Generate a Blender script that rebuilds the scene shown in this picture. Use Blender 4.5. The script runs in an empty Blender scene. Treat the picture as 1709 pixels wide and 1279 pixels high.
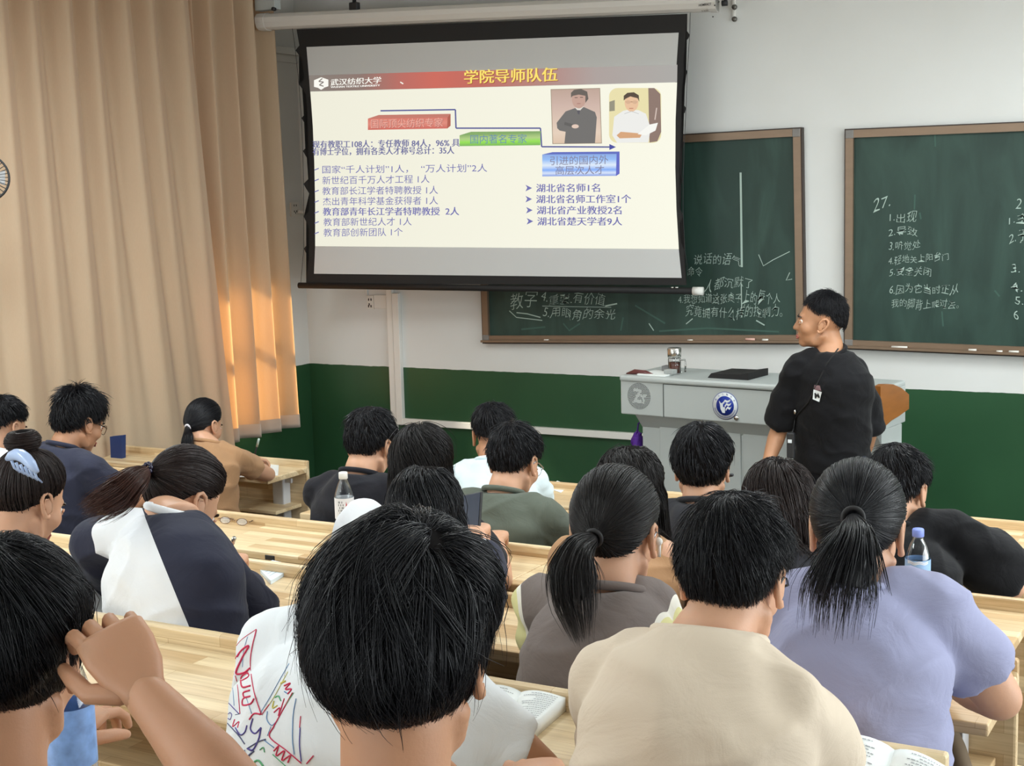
import bpy, bmesh, math, random
import numpy as np
from mathutils import Vector, Matrix, noise
from mathutils.bvhtree import BVHTree

random.seed(7)
RNG = np.random.default_rng(11)
SC = bpy.context.scene
COL = SC.collection

# ------------------------------------------------------------------ camera, light, exposure
FPX, CX, CY = 2364.0, 854.5, 639.5
CAMROT = np.array([[0.8718942844784864, 0.4889748171591021, -0.026532713354850506],
                   [0.041055236249380025, -0.12698241469707366, -0.9910549600976769],
                   [-0.4879701059186471, 0.8630058484980986, -0.13079021824211984]])
CAM = np.array([0.0, 0.0, 2.309])
cam_data = bpy.data.cameras.new('camera')
cam_data.sensor_fit = 'HORIZONTAL'
cam_data.sensor_width = 36.0
cam_data.lens = 36.0 * FPX / 1709.0
cam_data.clip_start = 0.05
cam = bpy.data.objects.new('camera', cam_data)
COL.objects.link(cam)
_r, _d, _f = CAMROT
cam.matrix_world = Matrix(((_r[0], -_d[0], -_f[0], CAM[0]), (_r[1], -_d[1], -_f[1], CAM[1]),
                           (_r[2], -_d[2], -_f[2], CAM[2]), (0, 0, 0, 1)))
SC.camera = cam

world = bpy.data.worlds.new('world')
SC.world = world
world.use_nodes = True
_bg = world.node_tree.nodes['Background']
_bg.inputs[0].default_value = (0.80, 0.90, 1.0, 1)
_bg.inputs[1].default_value = 1.0

def area(name, loc, size, energy, color=(1, 1, 1), rot=(0, 0, 0), spread=180):
    l = bpy.data.lights.new(name, 'AREA')
    l.shape = 'RECTANGLE'
    l.size, l.size_y = size
    l.energy = energy
    l.color = color
    l.spread = math.radians(spread)
    o = bpy.data.objects.new(name, l)
    o.location = loc
    o.rotation_euler = rot
    COL.objects.link(o)
    return o

# ceiling tube lamps; the rearmost left one is added to brighten the front wall
for lx, ly, pw in ((-1.2, 5.5, 40.0), (1.2, 5.5, 66.0), (-4.3, 3.9, 46.0), (-2.0, 3.6, 26.0), (0.6, 3.6, 28.0), (-4.6, 0.6, 80.0), (-4.6, -1.8, 90.0), (-2.0, 0.4, 8.0), (0.9, 0.4, 10.0)):
    area('tube_lamp', (lx, ly, 3.42), (0.25, 1.25), pw, (0.91, 0.98, 1.0))
# unseen fill light added at the rear wall to brighten the front wall
area('rear_fill_light', (-2.6, -3.1, 1.65), (6.0, 1.5), 85.0, (0.92, 0.97, 1.0), (math.radians(90), 0, 0))
# fill light added along the right-hand wall for the far wall and curtain
area('side_fill_light', (3.3, 3.8, 1.75), (5.5, 1.8), 190.0, (0.90, 0.97, 1.0), (math.radians(90), 0, math.radians(90)))
_sun = bpy.data.lights.new('sun', 'SUN')
_sun.energy = 26.0
_sun.angle = math.radians(4)
_sun.color = (1.0, 0.86, 0.66)
sun = bpy.data.objects.new('sun', _sun)
sun.rotation_euler = Vector((0.80, 0.25, -0.55)).to_track_quat('-Z', 'Y').to_euler()
COL.objects.link(sun)

vs = SC.view_settings
vs.view_transform = 'Standard'
vs.look = 'None'
vs.exposure = 0.0
vs.gamma = 1.0
vs.use_curve_mapping = False
SC.cycles.max_bounces = 6
SC.cycles.transparent_max_bounces = 8
SC.cycles.use_denoising = True

# ------------------------------------------------------------------ pixel rays (photograph frame 1709 x 1279)
def ray(px, py):
    return CAMROT.T @ np.array([(px - CX) / FPX, (py - CY) / FPX, 1.0])
def ony(px, py, Y):
    v = ray(px, py); return CAM + v * (Y / v[1])
def onx(px, py, X):
    v = ray(px, py); return CAM + v * (X / v[0])
def onz(px, py, Z):
    v = ray(px, py); return CAM + v * ((Z - CAM[2]) / v[2])
def onp(px, py, P, n):
    v = ray(px, py); return CAM + v * (np.dot(np.asarray(P) - CAM, n) / np.dot(v, n))

def srgb(r, g, b):
    def f(c):
        c /= 255.0
        return c / 12.92 if c <= 0.04045 else ((c + 0.055) / 1.055) ** 2.4
    return (f(r), f(g), f(b), 1.0)

# ------------------------------------------------------------------ materials
MATS = {}
def _new(name):
    m = bpy.data.materials.new(name); m.use_nodes = True
    MATS[name] = m
    return m, m.node_tree, m.node_tree.nodes['Principled BSDF']
def N(nt, typ, **kw):
    n = nt.nodes.new(typ)
    for k, v in kw.items():
        setattr(n, k, v)
    return n
def mat(name, color, rough=0.6, metal=0.0, spec=0.5, var=0.0, vscale=8.0, bump=0.0, bscale=60.0, stretch=(1, 1, 1), emit=None, es=0.0, coord='Object'):
    if name in MATS: return MATS[name]
    m, nt, b = _new(name)
    c = color if len(color) == 4 else (*color, 1)
    b.inputs['Base Color'].default_value = c
    b.inputs['Roughness'].default_value = rough
    b.inputs['Metallic'].default_value = metal
    b.inputs['Specular IOR Level'].default_value = spec
    tc = N(nt, 'ShaderNodeTexCoord'); mp = N(nt, 'ShaderNodeMapping')
    mp.inputs['Scale'].default_value = stretch
    nt.links.new(tc.outputs[coord], mp.inputs['Vector'])
    if var > 0:
        nz = N(nt, 'ShaderNodeTexNoise'); nz.inputs['Scale'].default_value = vscale; nz.inputs['Detail'].default_value = 5
        nt.links.new(mp.outputs[0], nz.inputs['Vector'])
        mx = N(nt, 'ShaderNodeMix', data_type='RGBA')
        mx.inputs[6].default_value = tuple(max(0, x * (1 - var)) for x in c[:3]) + (1,)
        mx.inputs[7].default_value = tuple(min(1, x * (1 + var)) for x in c[:3]) + (1,)
        nt.links.new(nz.outputs['Fac'], mx.inputs[0])
        nt.links.new(mx.outputs[2], b.inputs['Base Color'])
    if bump > 0:
        nb = N(nt, 'ShaderNodeTexNoise'); nb.inputs['Scale'].default_value = bscale; nb.inputs['Detail'].default_value = 4
        nt.links.new(mp.outputs[0], nb.inputs['Vector'])
        bp = N(nt, 'ShaderNodeBump'); bp.inputs['Strength'].default_value = bump; bp.inputs['Distance'].default_value = 0.01
        nt.links.new(nb.outputs['Fac'], bp.inputs['Height']); nt.links.new(bp.outputs[0], b.inputs['Normal'])
    if emit:
        b.inputs['Emission Color'].default_value = emit; b.inputs['Emission Strength'].default_value = es
    return m

def wall_mat(name):
    """white plaster with a green painted dado up to 1.2 m"""
    m, nt, b = _new(name)
    g = N(nt, 'ShaderNodeNewGeometry'); sx = N(nt, 'ShaderNodeSeparateXYZ')
    nt.links.new(g.outputs['Position'], sx.inputs[0])
    nz = N(nt, 'ShaderNodeTexNoise'); nz.inputs['Scale'].default_value = 9; nz.inputs['Detail'].default_value = 6
    nt.links.new(g.outputs['Position'], nz.inputs['Vector'])
    ma = N(nt, 'ShaderNodeMath', operation='MULTIPLY_ADD'); ma.inputs[1].default_value = 0.012
    nt.links.new(nz.outputs['Fac'], ma.inputs[0]); nt.links.new(sx.outputs['Z'], ma.inputs[2])
    lt = N(nt, 'ShaderNodeMath', operation='LESS_THAN'); lt.inputs[1].default_value = 1.2065
    nt.links.new(ma.outputs[0], lt.inputs[0])
    w = N(nt, 'ShaderNodeMix', data_type='RGBA')
    w.inputs[6].default_value = srgb(222, 222, 218); w.inputs[7].default_value = srgb(232, 233, 231)
    gr = N(nt, 'ShaderNodeMix', data_type='RGBA')
    gr.inputs[6].default_value = srgb(32, 70, 44); gr.inputs[7].default_value = srgb(48, 90, 58)
    nz2 = N(nt, 'ShaderNodeTexNoise'); nz2.inputs['Scale'].default_value = 2.2; nz2.inputs['Detail'].default_value = 7
    nt.links.new(g.outputs['Position'], nz2.inputs['Vector'])
    nt.links.new(nz2.outputs['Fac'], w.inputs[0]); nt.links.new(nz2.outputs['Fac'], gr.inputs[0])
    mx = N(nt, 'ShaderNodeMix', data_type='RGBA')
    nt.links.new(lt.outputs[0], mx.inputs[0]); nt.links.new(w.outputs[2], mx.inputs[6]); nt.links.new(gr.outputs[2], mx.inputs[7])
    nt.links.new(mx.outputs[2], b.inputs['Base Color'])
    rr = N(nt, 'ShaderNodeMath', operation='MULTIPLY_ADD'); rr.inputs[1].default_value = -0.45; rr.inputs[2].default_value = 0.85
    nt.links.new(lt.outputs[0], rr.inputs[0]); nt.links.new(rr.outputs[0], b.inputs['Roughness'])
    bp = N(nt, 'ShaderNodeBump'); bp.inputs['Strength'].default_value = 0.12; bp.inputs['Distance'].default_value = 0.01
    nz3 = N(nt, 'ShaderNodeTexNoise'); nz3.inputs['Scale'].default_value = 5; nz3.inputs['Detail'].default_value = 5
    nt.links.new(g.outputs['Position'], nz3.inputs['Vector'])
    nt.links.new(nz3.outputs['Fac'], bp.inputs['Height']); nt.links.new(bp.outputs[0], b.inputs['Normal'])
    return m

def wood_mat(name, ca, cb, cc, rough=0.42, vertical=False):
    """edge-glued rubberwood: narrow staves of varied tone, end-jointed"""
    m, nt, b = _new(name)
    g = N(nt, 'ShaderNodeNewGeometry'); sx = N(nt, 'ShaderNodeSeparateXYZ'); nt.links.new(g.outputs['Position'], sx.inputs[0])
    ad = N(nt, 'ShaderNodeMath', operation='ADD'); nt.links.new(sx.outputs['Y'], ad.inputs[0]); nt.links.new(sx.outputs['Z'], ad.inputs[1])
    cx = N(nt, 'ShaderNodeCombineXYZ'); nt.links.new(sx.outputs['X'], cx.inputs[0]); nt.links.new(ad.outputs[0], cx.inputs[1])
    bt = N(nt, 'ShaderNodeTexBrick')
    bt.offset = 0.37; bt.offset_frequency = 2
    for k, v in (('Scale', 1.0), ('Mortar Size', 0.0005), ('Mortar Smooth', 0.3), ('Brick Width', 0.38), ('Row Height', 0.046), ('Bias', -0.15)):
        bt.inputs[k].default_value = v
    bt.inputs['Color1'].default_value = ca; bt.inputs['Color2'].default_value = cb; bt.inputs['Mortar'].default_value = cc
    nt.links.new(cx.outputs[0], bt.inputs['Vector'])
    mp = N(nt, 'ShaderNodeMapping'); mp.inputs['Scale'].default_value = (5, 90, 90); nt.links.new(g.outputs['Position'], mp.inputs['Vector'])
    nz = N(nt, 'ShaderNodeTexNoise'); nz.inputs['Scale'].default_value = 1.0; nz.inputs['Detail'].default_value = 6; nz.inputs['Distortion'].default_value = 0.6
    nt.links.new(mp.outputs[0], nz.inputs['Vector'])
    cr = N(nt, 'ShaderNodeValToRGB'); cr.color_ramp.elements[0].position = 0.3; cr.color_ramp.elements[0].color = (0.80, 0.73, 0.64, 1)
    cr.color_ramp.elements[1].position = 0.72; cr.color_ramp.elements[1].color = (1.06, 1.03, 1.0, 1)
    nt.links.new(nz.outputs['Fac'], cr.inputs[0])
    mx = N(nt, 'ShaderNodeMix', data_type='RGBA', blend_type='MULTIPLY'); mx.inputs[0].default_value = 1.0
    nt.links.new(bt.outputs['Color'], mx.inputs[6]); nt.links.new(cr.outputs[0], mx.inputs[7])
    nt.links.new(mx.outputs[2], b.inputs['Base Color'])
    b.inputs['Roughness'].default_value = rough
    bp = N(nt, 'ShaderNodeBump'); bp.inputs['Strength'].default_value = 0.05; bp.inputs['Distance'].default_value = 0.01
    nt.links.new(nz.outputs['Fac'], bp.inputs['Height']); nt.links.new(bp.outputs[0], b.inputs['Normal'])
    return m

def glass_mat(name, color=(0.95, 0.97, 0.98), rough=0.03, ior=1.3):
    m, nt, b = _new(name)
    b.inputs['Base Color'].default_value = (*color, 1)
    b.inputs['Roughness'].default_value = rough
    b.inputs['Transmission Weight'].default_value = 1.0
    b.inputs['IOR'].default_value = ior
    return m

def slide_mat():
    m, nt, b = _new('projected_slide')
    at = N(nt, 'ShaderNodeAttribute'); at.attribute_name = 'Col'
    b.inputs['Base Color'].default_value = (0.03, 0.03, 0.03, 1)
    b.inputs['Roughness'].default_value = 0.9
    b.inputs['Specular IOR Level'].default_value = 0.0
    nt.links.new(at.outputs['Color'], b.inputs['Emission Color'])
    b.inputs['Emission Strength'].default_value = 1.0  # projector light is put into the slide as its own glow
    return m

def curtain_mat():
    m, nt, b = _new('curtain_cloth')
    out = nt.nodes['Material Output']
    c = srgb(212, 192, 164)
    tc = N(nt, 'ShaderNodeNewGeometry'); mp = N(nt, 'ShaderNodeMapping'); mp.inputs['Scale'].default_value = (260, 260, 40)
    nt.links.new(tc.outputs['Position'], mp.inputs['Vector'])
    nz = N(nt, 'ShaderNodeTexNoise'); nz.inputs['Scale'].default_value = 1; nz.inputs['Detail'].default_value = 3
    nt.links.new(mp.outputs[0], nz.inputs['Vector'])
    mx = N(nt, 'ShaderNodeMix', data_type='RGBA'); mx.inputs[6].default_value = tuple(x * 0.88 for x in c[:3]) + (1,); mx.inputs[7].default_value = c
    nt.links.new(nz.outputs['Fac'], mx.inputs[0])
    nt.links.new(mx.outputs[2], b.inputs['Base Color']); b.inputs['Roughness'].default_value = 0.85
    b.inputs['Sheen Weight'].default_value = 0.2
    tr = N(nt, 'ShaderNodeBsdfTranslucent'); tr.inputs['Color'].default_value = srgb(236, 176, 112)
    ms = N(nt, 'ShaderNodeMixShader'); ms.inputs[0].default_value = 0.34
    nt.links.new(b.outputs[0], ms.inputs[1]); nt.links.new(tr.outputs[0], ms.inputs[2]); nt.links.new(ms.outputs[0], out.inputs['Surface'])
    bp = N(nt, 'ShaderNodeBump'); bp.inputs['Strength'].default_value = 0.1; bp.inputs['Distance'].default_value = 0.004
    nt.links.new(nz.outputs['Fac'], bp.inputs['Height']); nt.links.new(bp.outputs[0], b.inputs['Normal'])
    return m

def board_mat():
    m, nt, b = _new('chalkboard_green')
    g = N(nt, 'ShaderNodeNewGeometry')
    mp = N(nt, 'ShaderNodeMapping'); mp.inputs['Scale'].default_value = (3.2, 1, 0.9); nt.links.new(g.outputs['Position'], mp.inputs['Vector'])
    nz = N(nt, 'ShaderNodeTexNoise'); nz.inputs['Scale'].default_value = 2.0; nz.inputs['Detail'].default_value = 8; nz.inputs['Distortion'].default_value = 0.8
    nt.links.new(mp.outputs[0], nz.inputs['Vector'])
    cr = N(nt, 'ShaderNodeValToRGB')
    cr.color_ramp.elements[0].position = 0.42; cr.color_ramp.elements[0].color = srgb(30, 56, 48)
    cr.color_ramp.elements[1].position = 0.8; cr.color_ramp.elements[1].color = srgb(52, 80, 70)
    nt.links.new(nz.outputs['Fac'], cr.inputs[0]); nt.links.new(cr.outputs[0], b.inputs['Base Color'])
    b.inputs['Roughness'].default_value = 0.55
    return m

# ------------------------------------------------------------------ mesh helpers
class MB:
    """collects closed shapes in world coordinates and links them as one mesh object"""
    def __init__(s): s.v = []; s.f = []; s.m = []; s.n = 0; s.sm = []
    def add(s, v, f, mi=0, smooth=True):
        v = np.asarray(v, float).reshape(-1, 3); s.v.append(v)
        s.f += [tuple(i + s.n for i in q) for q in f]; s.m += [mi] * len(f); s.sm += [smooth] * len(f); s.n += len(v); return s
    def box(s, lo, hi, bev=0.0, mi=0, fr=None):
        lo = np.array(lo, float); hi = np.array(hi, float)
        bm = bmesh.new(); bmesh.ops.create_cube(bm, size=1.0)
        for w in bm.verts:
            for k in range(3): w.co[k] = lo[k] + (w.co[k] + 0.5) * (hi[k] - lo[k])
        if bev > 0: bmesh.ops.bevel(bm, geom=list(bm.edges), offset=bev, segments=2, affect='EDGES', profile=0.5)
        bm.verts.index_update()
        v = np.array([w.co[:] for w in bm.verts]); f = [tuple(w.index for w in q.verts) for q in bm.faces]; bm.free()
        if fr is not None: v = fr(v)
        return s.add(v, f, mi, False)
    def tube(s, pts, r, seg=10, mi=0, cap=True, closed=False):
        pts = np.asarray(pts, float); n = len(pts); r = np.full(n, r) if np.isscalar(r) else np.asarray(r, float)
        T = np.gradient(pts, axis=0) if not closed else np.roll(pts, -1, 0) - np.roll(pts, 1, 0)
        T /= np.linalg.norm(T, axis=1)[:, None] + 1e-12
        u = np.cross(T[0], [0.3, 0.2, 0.93]); 
        if np.linalg.norm(u) < 1e-3: u = np.cross(T[0], [1, 0, 0])
        V = []; a = np.linspace(0, 2 * np.pi, seg, endpoint=False)
        for i in range(n):
            u = u - T[i] * np.dot(u, T[i]); u /= np.linalg.norm(u); w = np.cross(T[i], u)
            V.append(pts[i] + r[i] * (np.cos(a)[:, None] * u + np.sin(a)[:, None] * w))
        f = []
        for i in range(n if closed else n - 1):
            j = (i + 1) % n
            for k in range(seg):
                l = (k + 1) % seg; f.append((i * seg + k, i * seg + l, j * seg + l, j * seg + k))
        if cap and not closed:
            f.append(tuple(range(seg - 1, -1, -1))); f.append(tuple((n - 1) * seg + k for k in range(seg)))
        return s.add(np.concatenate(V), f, mi)
    def lathe(s, base, prof, axis=(0, 0, 1), seg=24, mi=0, cap=True, ref=None):
        ax = np.asarray(axis, float); ax /= np.linalg.norm(ax)
        u = np.cross(ax, [0, 1, 0]) if abs(ax[1]) < 0.9 else np.cross(ax, [1, 0, 0]); u /= np.linalg.norm(u); w = np.cross(ax, u)
        a = np.linspace(0, 2 * np.pi, seg, endpoint=False); V = []; f = []
        for (r, h) in prof: V.append(np.asarray(base) + ax * h + r * (np.cos(a)[:, None] * u + np.sin(a)[:, None] * w))
        for i in range(len(prof) - 1):
            for k in range(seg):
                l = (k + 1) % seg; f.append((i * seg + k, i * seg + l, (i + 1) * seg + l, (i + 1) * seg + k))
        if cap:
            f.append(tuple(range(seg - 1, -1, -1))); f.append(tuple((len(prof) - 1) * seg + k for k in range(seg)))
        return s.add(np.concatenate(V), f, mi)
    def prism(s, poly, ext, mi=0):
        """closed outline (3D points, in a plane) pushed along the vector ext"""
        p = np.asarray(poly, float); n = len(p); e = np.asarray(ext, float)
        f = [tuple(range(n)), tuple(range(2 * n - 1, n - 1, -1))] + [(i, i + n, (i + 1) % n + n, (i + 1) % n) for i in range(n)]
        return s.add(np.concatenate([p, p + e]), f, mi, False)
    def quad(s, a, b, c, d, mi=0): return s.add([a, b, c, d], [(0, 1, 2, 3)], mi, False)
    def sphere(s, c, r, mi=0, seg=16, rings=10):
        r = np.full(3, r) if np.isscalar(r) else np.asarray(r, float); V = [np.array([0, 0, 1.0])]; f = []
        for i in range(1, rings):
            t = math.pi * i / rings
            for k in range(seg):
                a = 2 * math.pi * k / seg; V.append(np.array([math.sin(t) * math.cos(a), math.sin(t) * math.sin(a), math.cos(t)]))
        V.append(np.array([0, 0, -1.0])); L = len(V) - 1
        for k in range(seg):
            l = (k + 1) % seg; f.append((0, 1 + k, 1 + l))
            for i in range(rings - 2): f.append((1 + i * seg + k, 1 + (i + 1) * seg + k, 1 + (i + 1) * seg + l, 1 + i * seg + l))
            f.append((1 + (rings - 2) * seg + k, L, 1 + (rings - 2) * seg + l))
        return s.add(np.array(V) * r + np.asarray(c), f, mi)
    def build(s, name, mats, parent=None, fixn=False):
        v = np.concatenate(s.v) if s.v else np.zeros((0, 3))
        o = raw_mesh(name, v, s.f, mats, parent)
        me = o.data
        me.polygons.foreach_set('material_index', s.m); me.polygons.foreach_set('use_smooth', s.sm)
        if fixn:
            bm = bmesh.new(); bm.from_mesh(me); bmesh.ops.recalc_face_normals(bm, faces=bm.faces); bm.to_mesh(me); bm.free()
        me.update(); return o

ORG = {}
def origin(parent):
    return ORG.get(parent.name, np.zeros(3)) if parent is not None else np.zeros(3)
def raw_mesh(name, v, f, mats, parent=None):
    me = bpy.data.meshes.new(name)
    v = np.asarray(v, float) - origin(parent)
    me.from_pydata(v.tolist(), [], f)
    for m in (mats if isinstance(mats, (list, tuple)) else [mats]): me.materials.append(m)
    o = bpy.data.objects.new(name, me); COL.objects.link(o)
    if parent is not None: o.parent = parent; ORG[o.name] = origin(parent)
    return o
def tag(o, label=None, cat=None, group=None, kind=None):
    if label: o['label'] = label
    if cat: o['category'] = cat
    if group: o['group'] = group
    if kind: o['kind'] = kind
    return o
def thing(name, label, cat, loc, group=None):
    o = bpy.data.objects.new(name, None); COL.objects.link(o)
    o.empty_display_size = 0.1
    o.location = [float(x) for x in loc]; ORG[o.name] = np.asarray(loc, float)
    return tag(o, label, cat, group)
def struct(o): o['kind'] = 'structure'; return o

_TXT = {}
def text_mesh(s, bold=0.0):
    k = (s, bold)
    if k not in _TXT:
        cu = bpy.data.curves.new('t', 'FONT'); cu.body = s; cu.size = 1.0; cu.resolution_u = 3; cu.offset = bold
        o = bpy.data.objects.new('t', cu); COL.objects.link(o)
        dg = bpy.context.evaluated_depsgraph_get(); me = bpy.data.meshes.new_from_object(o.evaluated_get(dg))
        v = np.array([w.co[:] for w in me.vertices]).reshape(-1, 3); f = [tuple(p.vertices) for p in me.polygons]
        bpy.data.objects.remove(o); bpy.data.curves.remove(cu); bpy.data.meshes.remove(me)
        _TXT[k] = (v, f)
    return _TXT[k]
def put_text(mb, s, p0, p1, hpx, proj, bold=0.0, mi=0, jit=0.0, nrm=None):
    """lettering whose ink runs from pixel p0 to p1 along the foot of the line, hpx tall, laid on the surface proj(px,py)"""
    v, f = text_mesh(s, bold)
    if len(v) == 0: return
    lo = v.min(0); hi = v.max(0)
    A = proj(*p0); B = proj(*p1); up = proj(p0[0], p0[1] - hpx) - A
    x = (v[:, 0] - lo[0]) / (hi[0] - lo[0]); y = (v[:, 1] - lo[1]) / max(hi[1] - lo[1], 1e-6)
    if jit:
        nchar = max(1, len(s)); ci = np.clip((x * nchar).astype(int), 0, nchar - 1)
        r = np.random.default_rng(len(s) * 7 + int(p0[0])).normal(size=(nchar + 1, 3))
        y = y * (1 + 0.12 * jit * r[ci, 2]) + jit * 0.10 * r[ci, 0] + (x * nchar - ci - 0.5) * 0.16 * jit * r[ci, 1]
        x = x + jit * 0.10 * (y - 0.5) / nchar * (1 + r[ci, 2])
    mb.add(A + x[:, None] * (B - A) + y[:, None] * up, f, mi, False)

# ------------------------------------------------------------------ materials in use
M_wall = wall_mat('painted_plaster')
M_white = mat('white_plaster', srgb(226, 226, 222), 0.85)
M_floor = mat('floor_tile', srgb(120, 112, 104), 0.5, var=0.15, vscale=3)
M_trunk = mat('white_plastic', srgb(232, 230, 224), 0.45)
M_wood = wood_mat('rubberwood', srgb(234, 216, 180), srgb(194, 160, 114), srgb(182, 150, 108))
M_woodedge = wood_mat('rubberwood_edge', srgb(214, 170, 116), srgb(170, 122, 80), srgb(120, 80, 50), 0.5)
M_steel = mat('white_enamel_steel', srgb(206, 208, 212), 0.4, 0.0)
M_board = board_mat()
M_bframe = mat('bronze_aluminium', srgb(134, 112, 92), 0.42, 0.35, var=0.12, vscale=30, stretch=(0.3, 1, 1))
M_bframe_d = mat('dark_board_edge', srgb(60, 48, 42), 0.5, 0.2)
M_corner = mat('grey_corner_cap', srgb(128, 124, 120), 0.5)
M_chalk = mat('chalk', srgb(176, 196, 186), 0.95)
M_chalkfaint = mat('chalk_dust', srgb(70, 98, 88), 0.95)
M_chalkw = mat('chalk_stick', srgb(240, 236, 228), 0.9)
M_black = mat('black_screen_cloth', srgb(20, 18, 18), 0.7)
M_screen = mat('screen_cloth', srgb(204, 204, 203), 0.85)
M_case = mat('screen_case_enamel', srgb(214, 210, 204), 0.4)
M_dark = mat('dark_grey_plastic', srgb(38, 38, 40), 0.5)
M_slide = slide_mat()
M_curtain = curtain_mat()
M_lect = mat('grey_enamel', srgb(184, 190, 188), 0.38, var=0.03, vscale=4)
M_lectd = mat('seam_shadow_gap', srgb(84, 90, 88), 0.6)
M_lwood = mat('varnished_wood', srgb(150, 92, 40), 0.35, var=0.25, vscale=6, stretch=(1, 1, 6))
M_blue = mat('emblem_blue', srgb(26, 52, 150), 0.4)
M_ewhite = mat('emblem_white', srgb(225, 230, 232), 0.45)
M_chrome = mat('brushed_steel', srgb(200, 198, 194), 0.22, 1.0)
M_tea = mat('dark_tea', srgb(92, 34, 16), 0.1)
M_glass = glass_mat('clear_glass', (0.97, 0.98, 0.98), 0.02, 1.45)
M_pet, _nt, _b = _new('clear_bottle_plastic')
_tr = N(_nt, 'ShaderNodeBsdfTransparent'); _tr.inputs[0].default_value = (0.93, 0.95, 0.96, 1); _gl = N(_nt, 'ShaderNodeBsdfGlossy'); _gl.inputs['Roughness'].default_value = 0.06
_lw = N(_nt, 'ShaderNodeLayerWeight'); _lw.inputs[0].default_value = 0.35; _mx = N(_nt, 'ShaderNodeMixShader')
_nt.links.new(_lw.outputs['Facing'], _mx.inputs[0]); _nt.links.new(_tr.outputs[0], _mx.inputs[1]); _nt.links.new(_gl.outputs[0], _mx.inputs[2]); _nt.links.new(_mx.outputs[0], _nt.nodes['Material Output'].inputs['Surface'])
M_paper = mat('white_paper', srgb(238, 242, 240), 0.8)
M_ink = mat('grey_ink', srgb(120, 124, 130), 0.8)
M_purple = mat('purple_cloth', srgb(88, 40, 150), 0.7, var=0.4, vscale=30)

# ------------------------------------------------------------------ the room
XL, YF, XR, YB, ZC = -6.0, 7.78, 3.4, -3.2, 3.75
def room():
    struct(MB().box((XL - .1, YF, -0.2), (XR + .1, YF + .2, ZC)).build('wall_front', M_wall))
    # left wall with a window opening behind the curtains
    wy0, wy1, wz0, wz1 = 6.25, 7.36, 0.88, 2.0
    w = MB()
    w.box((XL - .2, YB, -0.2), (XL, wy0, ZC)).box((XL - .2, wy1, -0.2), (XL, YF, ZC))
    w.box((XL - .2, wy0, -0.2), (XL, wy1, wz0)).box((XL - .2, wy0, wz1), (XL, wy1, ZC))
    struct(w.build('wall_left', M_wall))
    fr = MB()
    for yy in (wy0, (wy0 + wy1) / 2 - .025, wy1 - .05): fr.box((XL - .13, yy, wz0), (XL - .07, yy + .05, wz1))
    for zz in (wz0, 1.5, wz1 - .05): fr.box((XL - .12, wy0, zz), (XL - .08, wy1, zz + .05))
    wf = struct(fr.build('window_1', M_trunk))
    struct(MB().box((XL - .104, wy0, wz0), (XL - .098, wy1, wz1)).build('window_pane', M_pet, wf))
    struct(MB().box((XR, YB, -0.2), (XR + .2, YF, ZC)).build('wall_right', M_wall))
    struct(MB().box((XL - .2, YB - .2, -0.2), (XR + .2, YB, ZC)).build('wall_back', M_wall))
    struct(MB().box((XL - .2, YB - .2, ZC), (XR + .2, YF + .2, ZC + .15)).build('ceiling', M_white))
    f = MB()
    f.box((XL, YB, -0.2), (XR, YF, 0.0))
    steps = [(5.75, .21), (4.72, .30), (3.87, .40), (3.02, .505), (2.17, .62), (1.32, .74)]
    for y, z in steps: f.box((XL, YB, 0.0), (XR, y, z))
    f.box((-4.9, 6.02, 0.0), (XR, YF, 0.14))
    struct(f.build('floor', M_floor))
    # high ledge along the left wall
    a = onx(436, 75, XL); b = onx(520, 89, XL); c = onx(436, 87, XL)
    struct(MB().box((XL, a[1], c[2]), (XL + .045, YF, a[2]), 0.004).box((XL, a[1], c[2] - .05), (XL + .02, YF, c[2]), 0.003).build('trim_1', M_white))
room()

Y0 = YF
def wallbox(mb, p0, p1, depth, bev=0.003, mi=0):
    """box on the front wall spanning the pixel corners p0 (top left) to p1 (bottom right)"""
    a = ony(*p0, Y0); b = ony(*p1, Y0)
    return mb.box((a[0], Y0 - depth, b[2]), (b[0], Y0, a[2]), bev, mi)

def trunking():
    zt = ony(676, 697.8, Y0)[2]; zb = zt - 0.042
    xv = ony(664, 640, Y0)[0]
    t = thing('cable_trunking', 'white plastic cable trunking dropping down the wall and crossing the green dado', 'cable trunking', (xv, Y0, 0.5))
    MB().box((xv - .048, Y0 - .03, 0.14), (xv - .004, Y0 - .0005, ony(660, 455, Y0)[2]), 0.003).build('duct', M_trunk, t)
    MB().box((xv, Y0 - .036, zb), (xv + .05, Y0 - .0005, ony(664, 489, Y0)[2]), 0.003).build('duct', M_trunk, t)
    MB().box((xv + .05, Y0 - .034, zb), (-2.75, Y0 - .0005, zt), 0.003).build('duct', M_trunk, t)
    for px, py in ((655, 535), (654, 490)):
        a = ony(px, py, Y0); MB().box((a[0] - .012, Y0 - .008, a[2] - .004), (a[0] + .012, Y0 - .0005, a[2] + .004)).build('clip', M_dark, t)
trunking()

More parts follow.
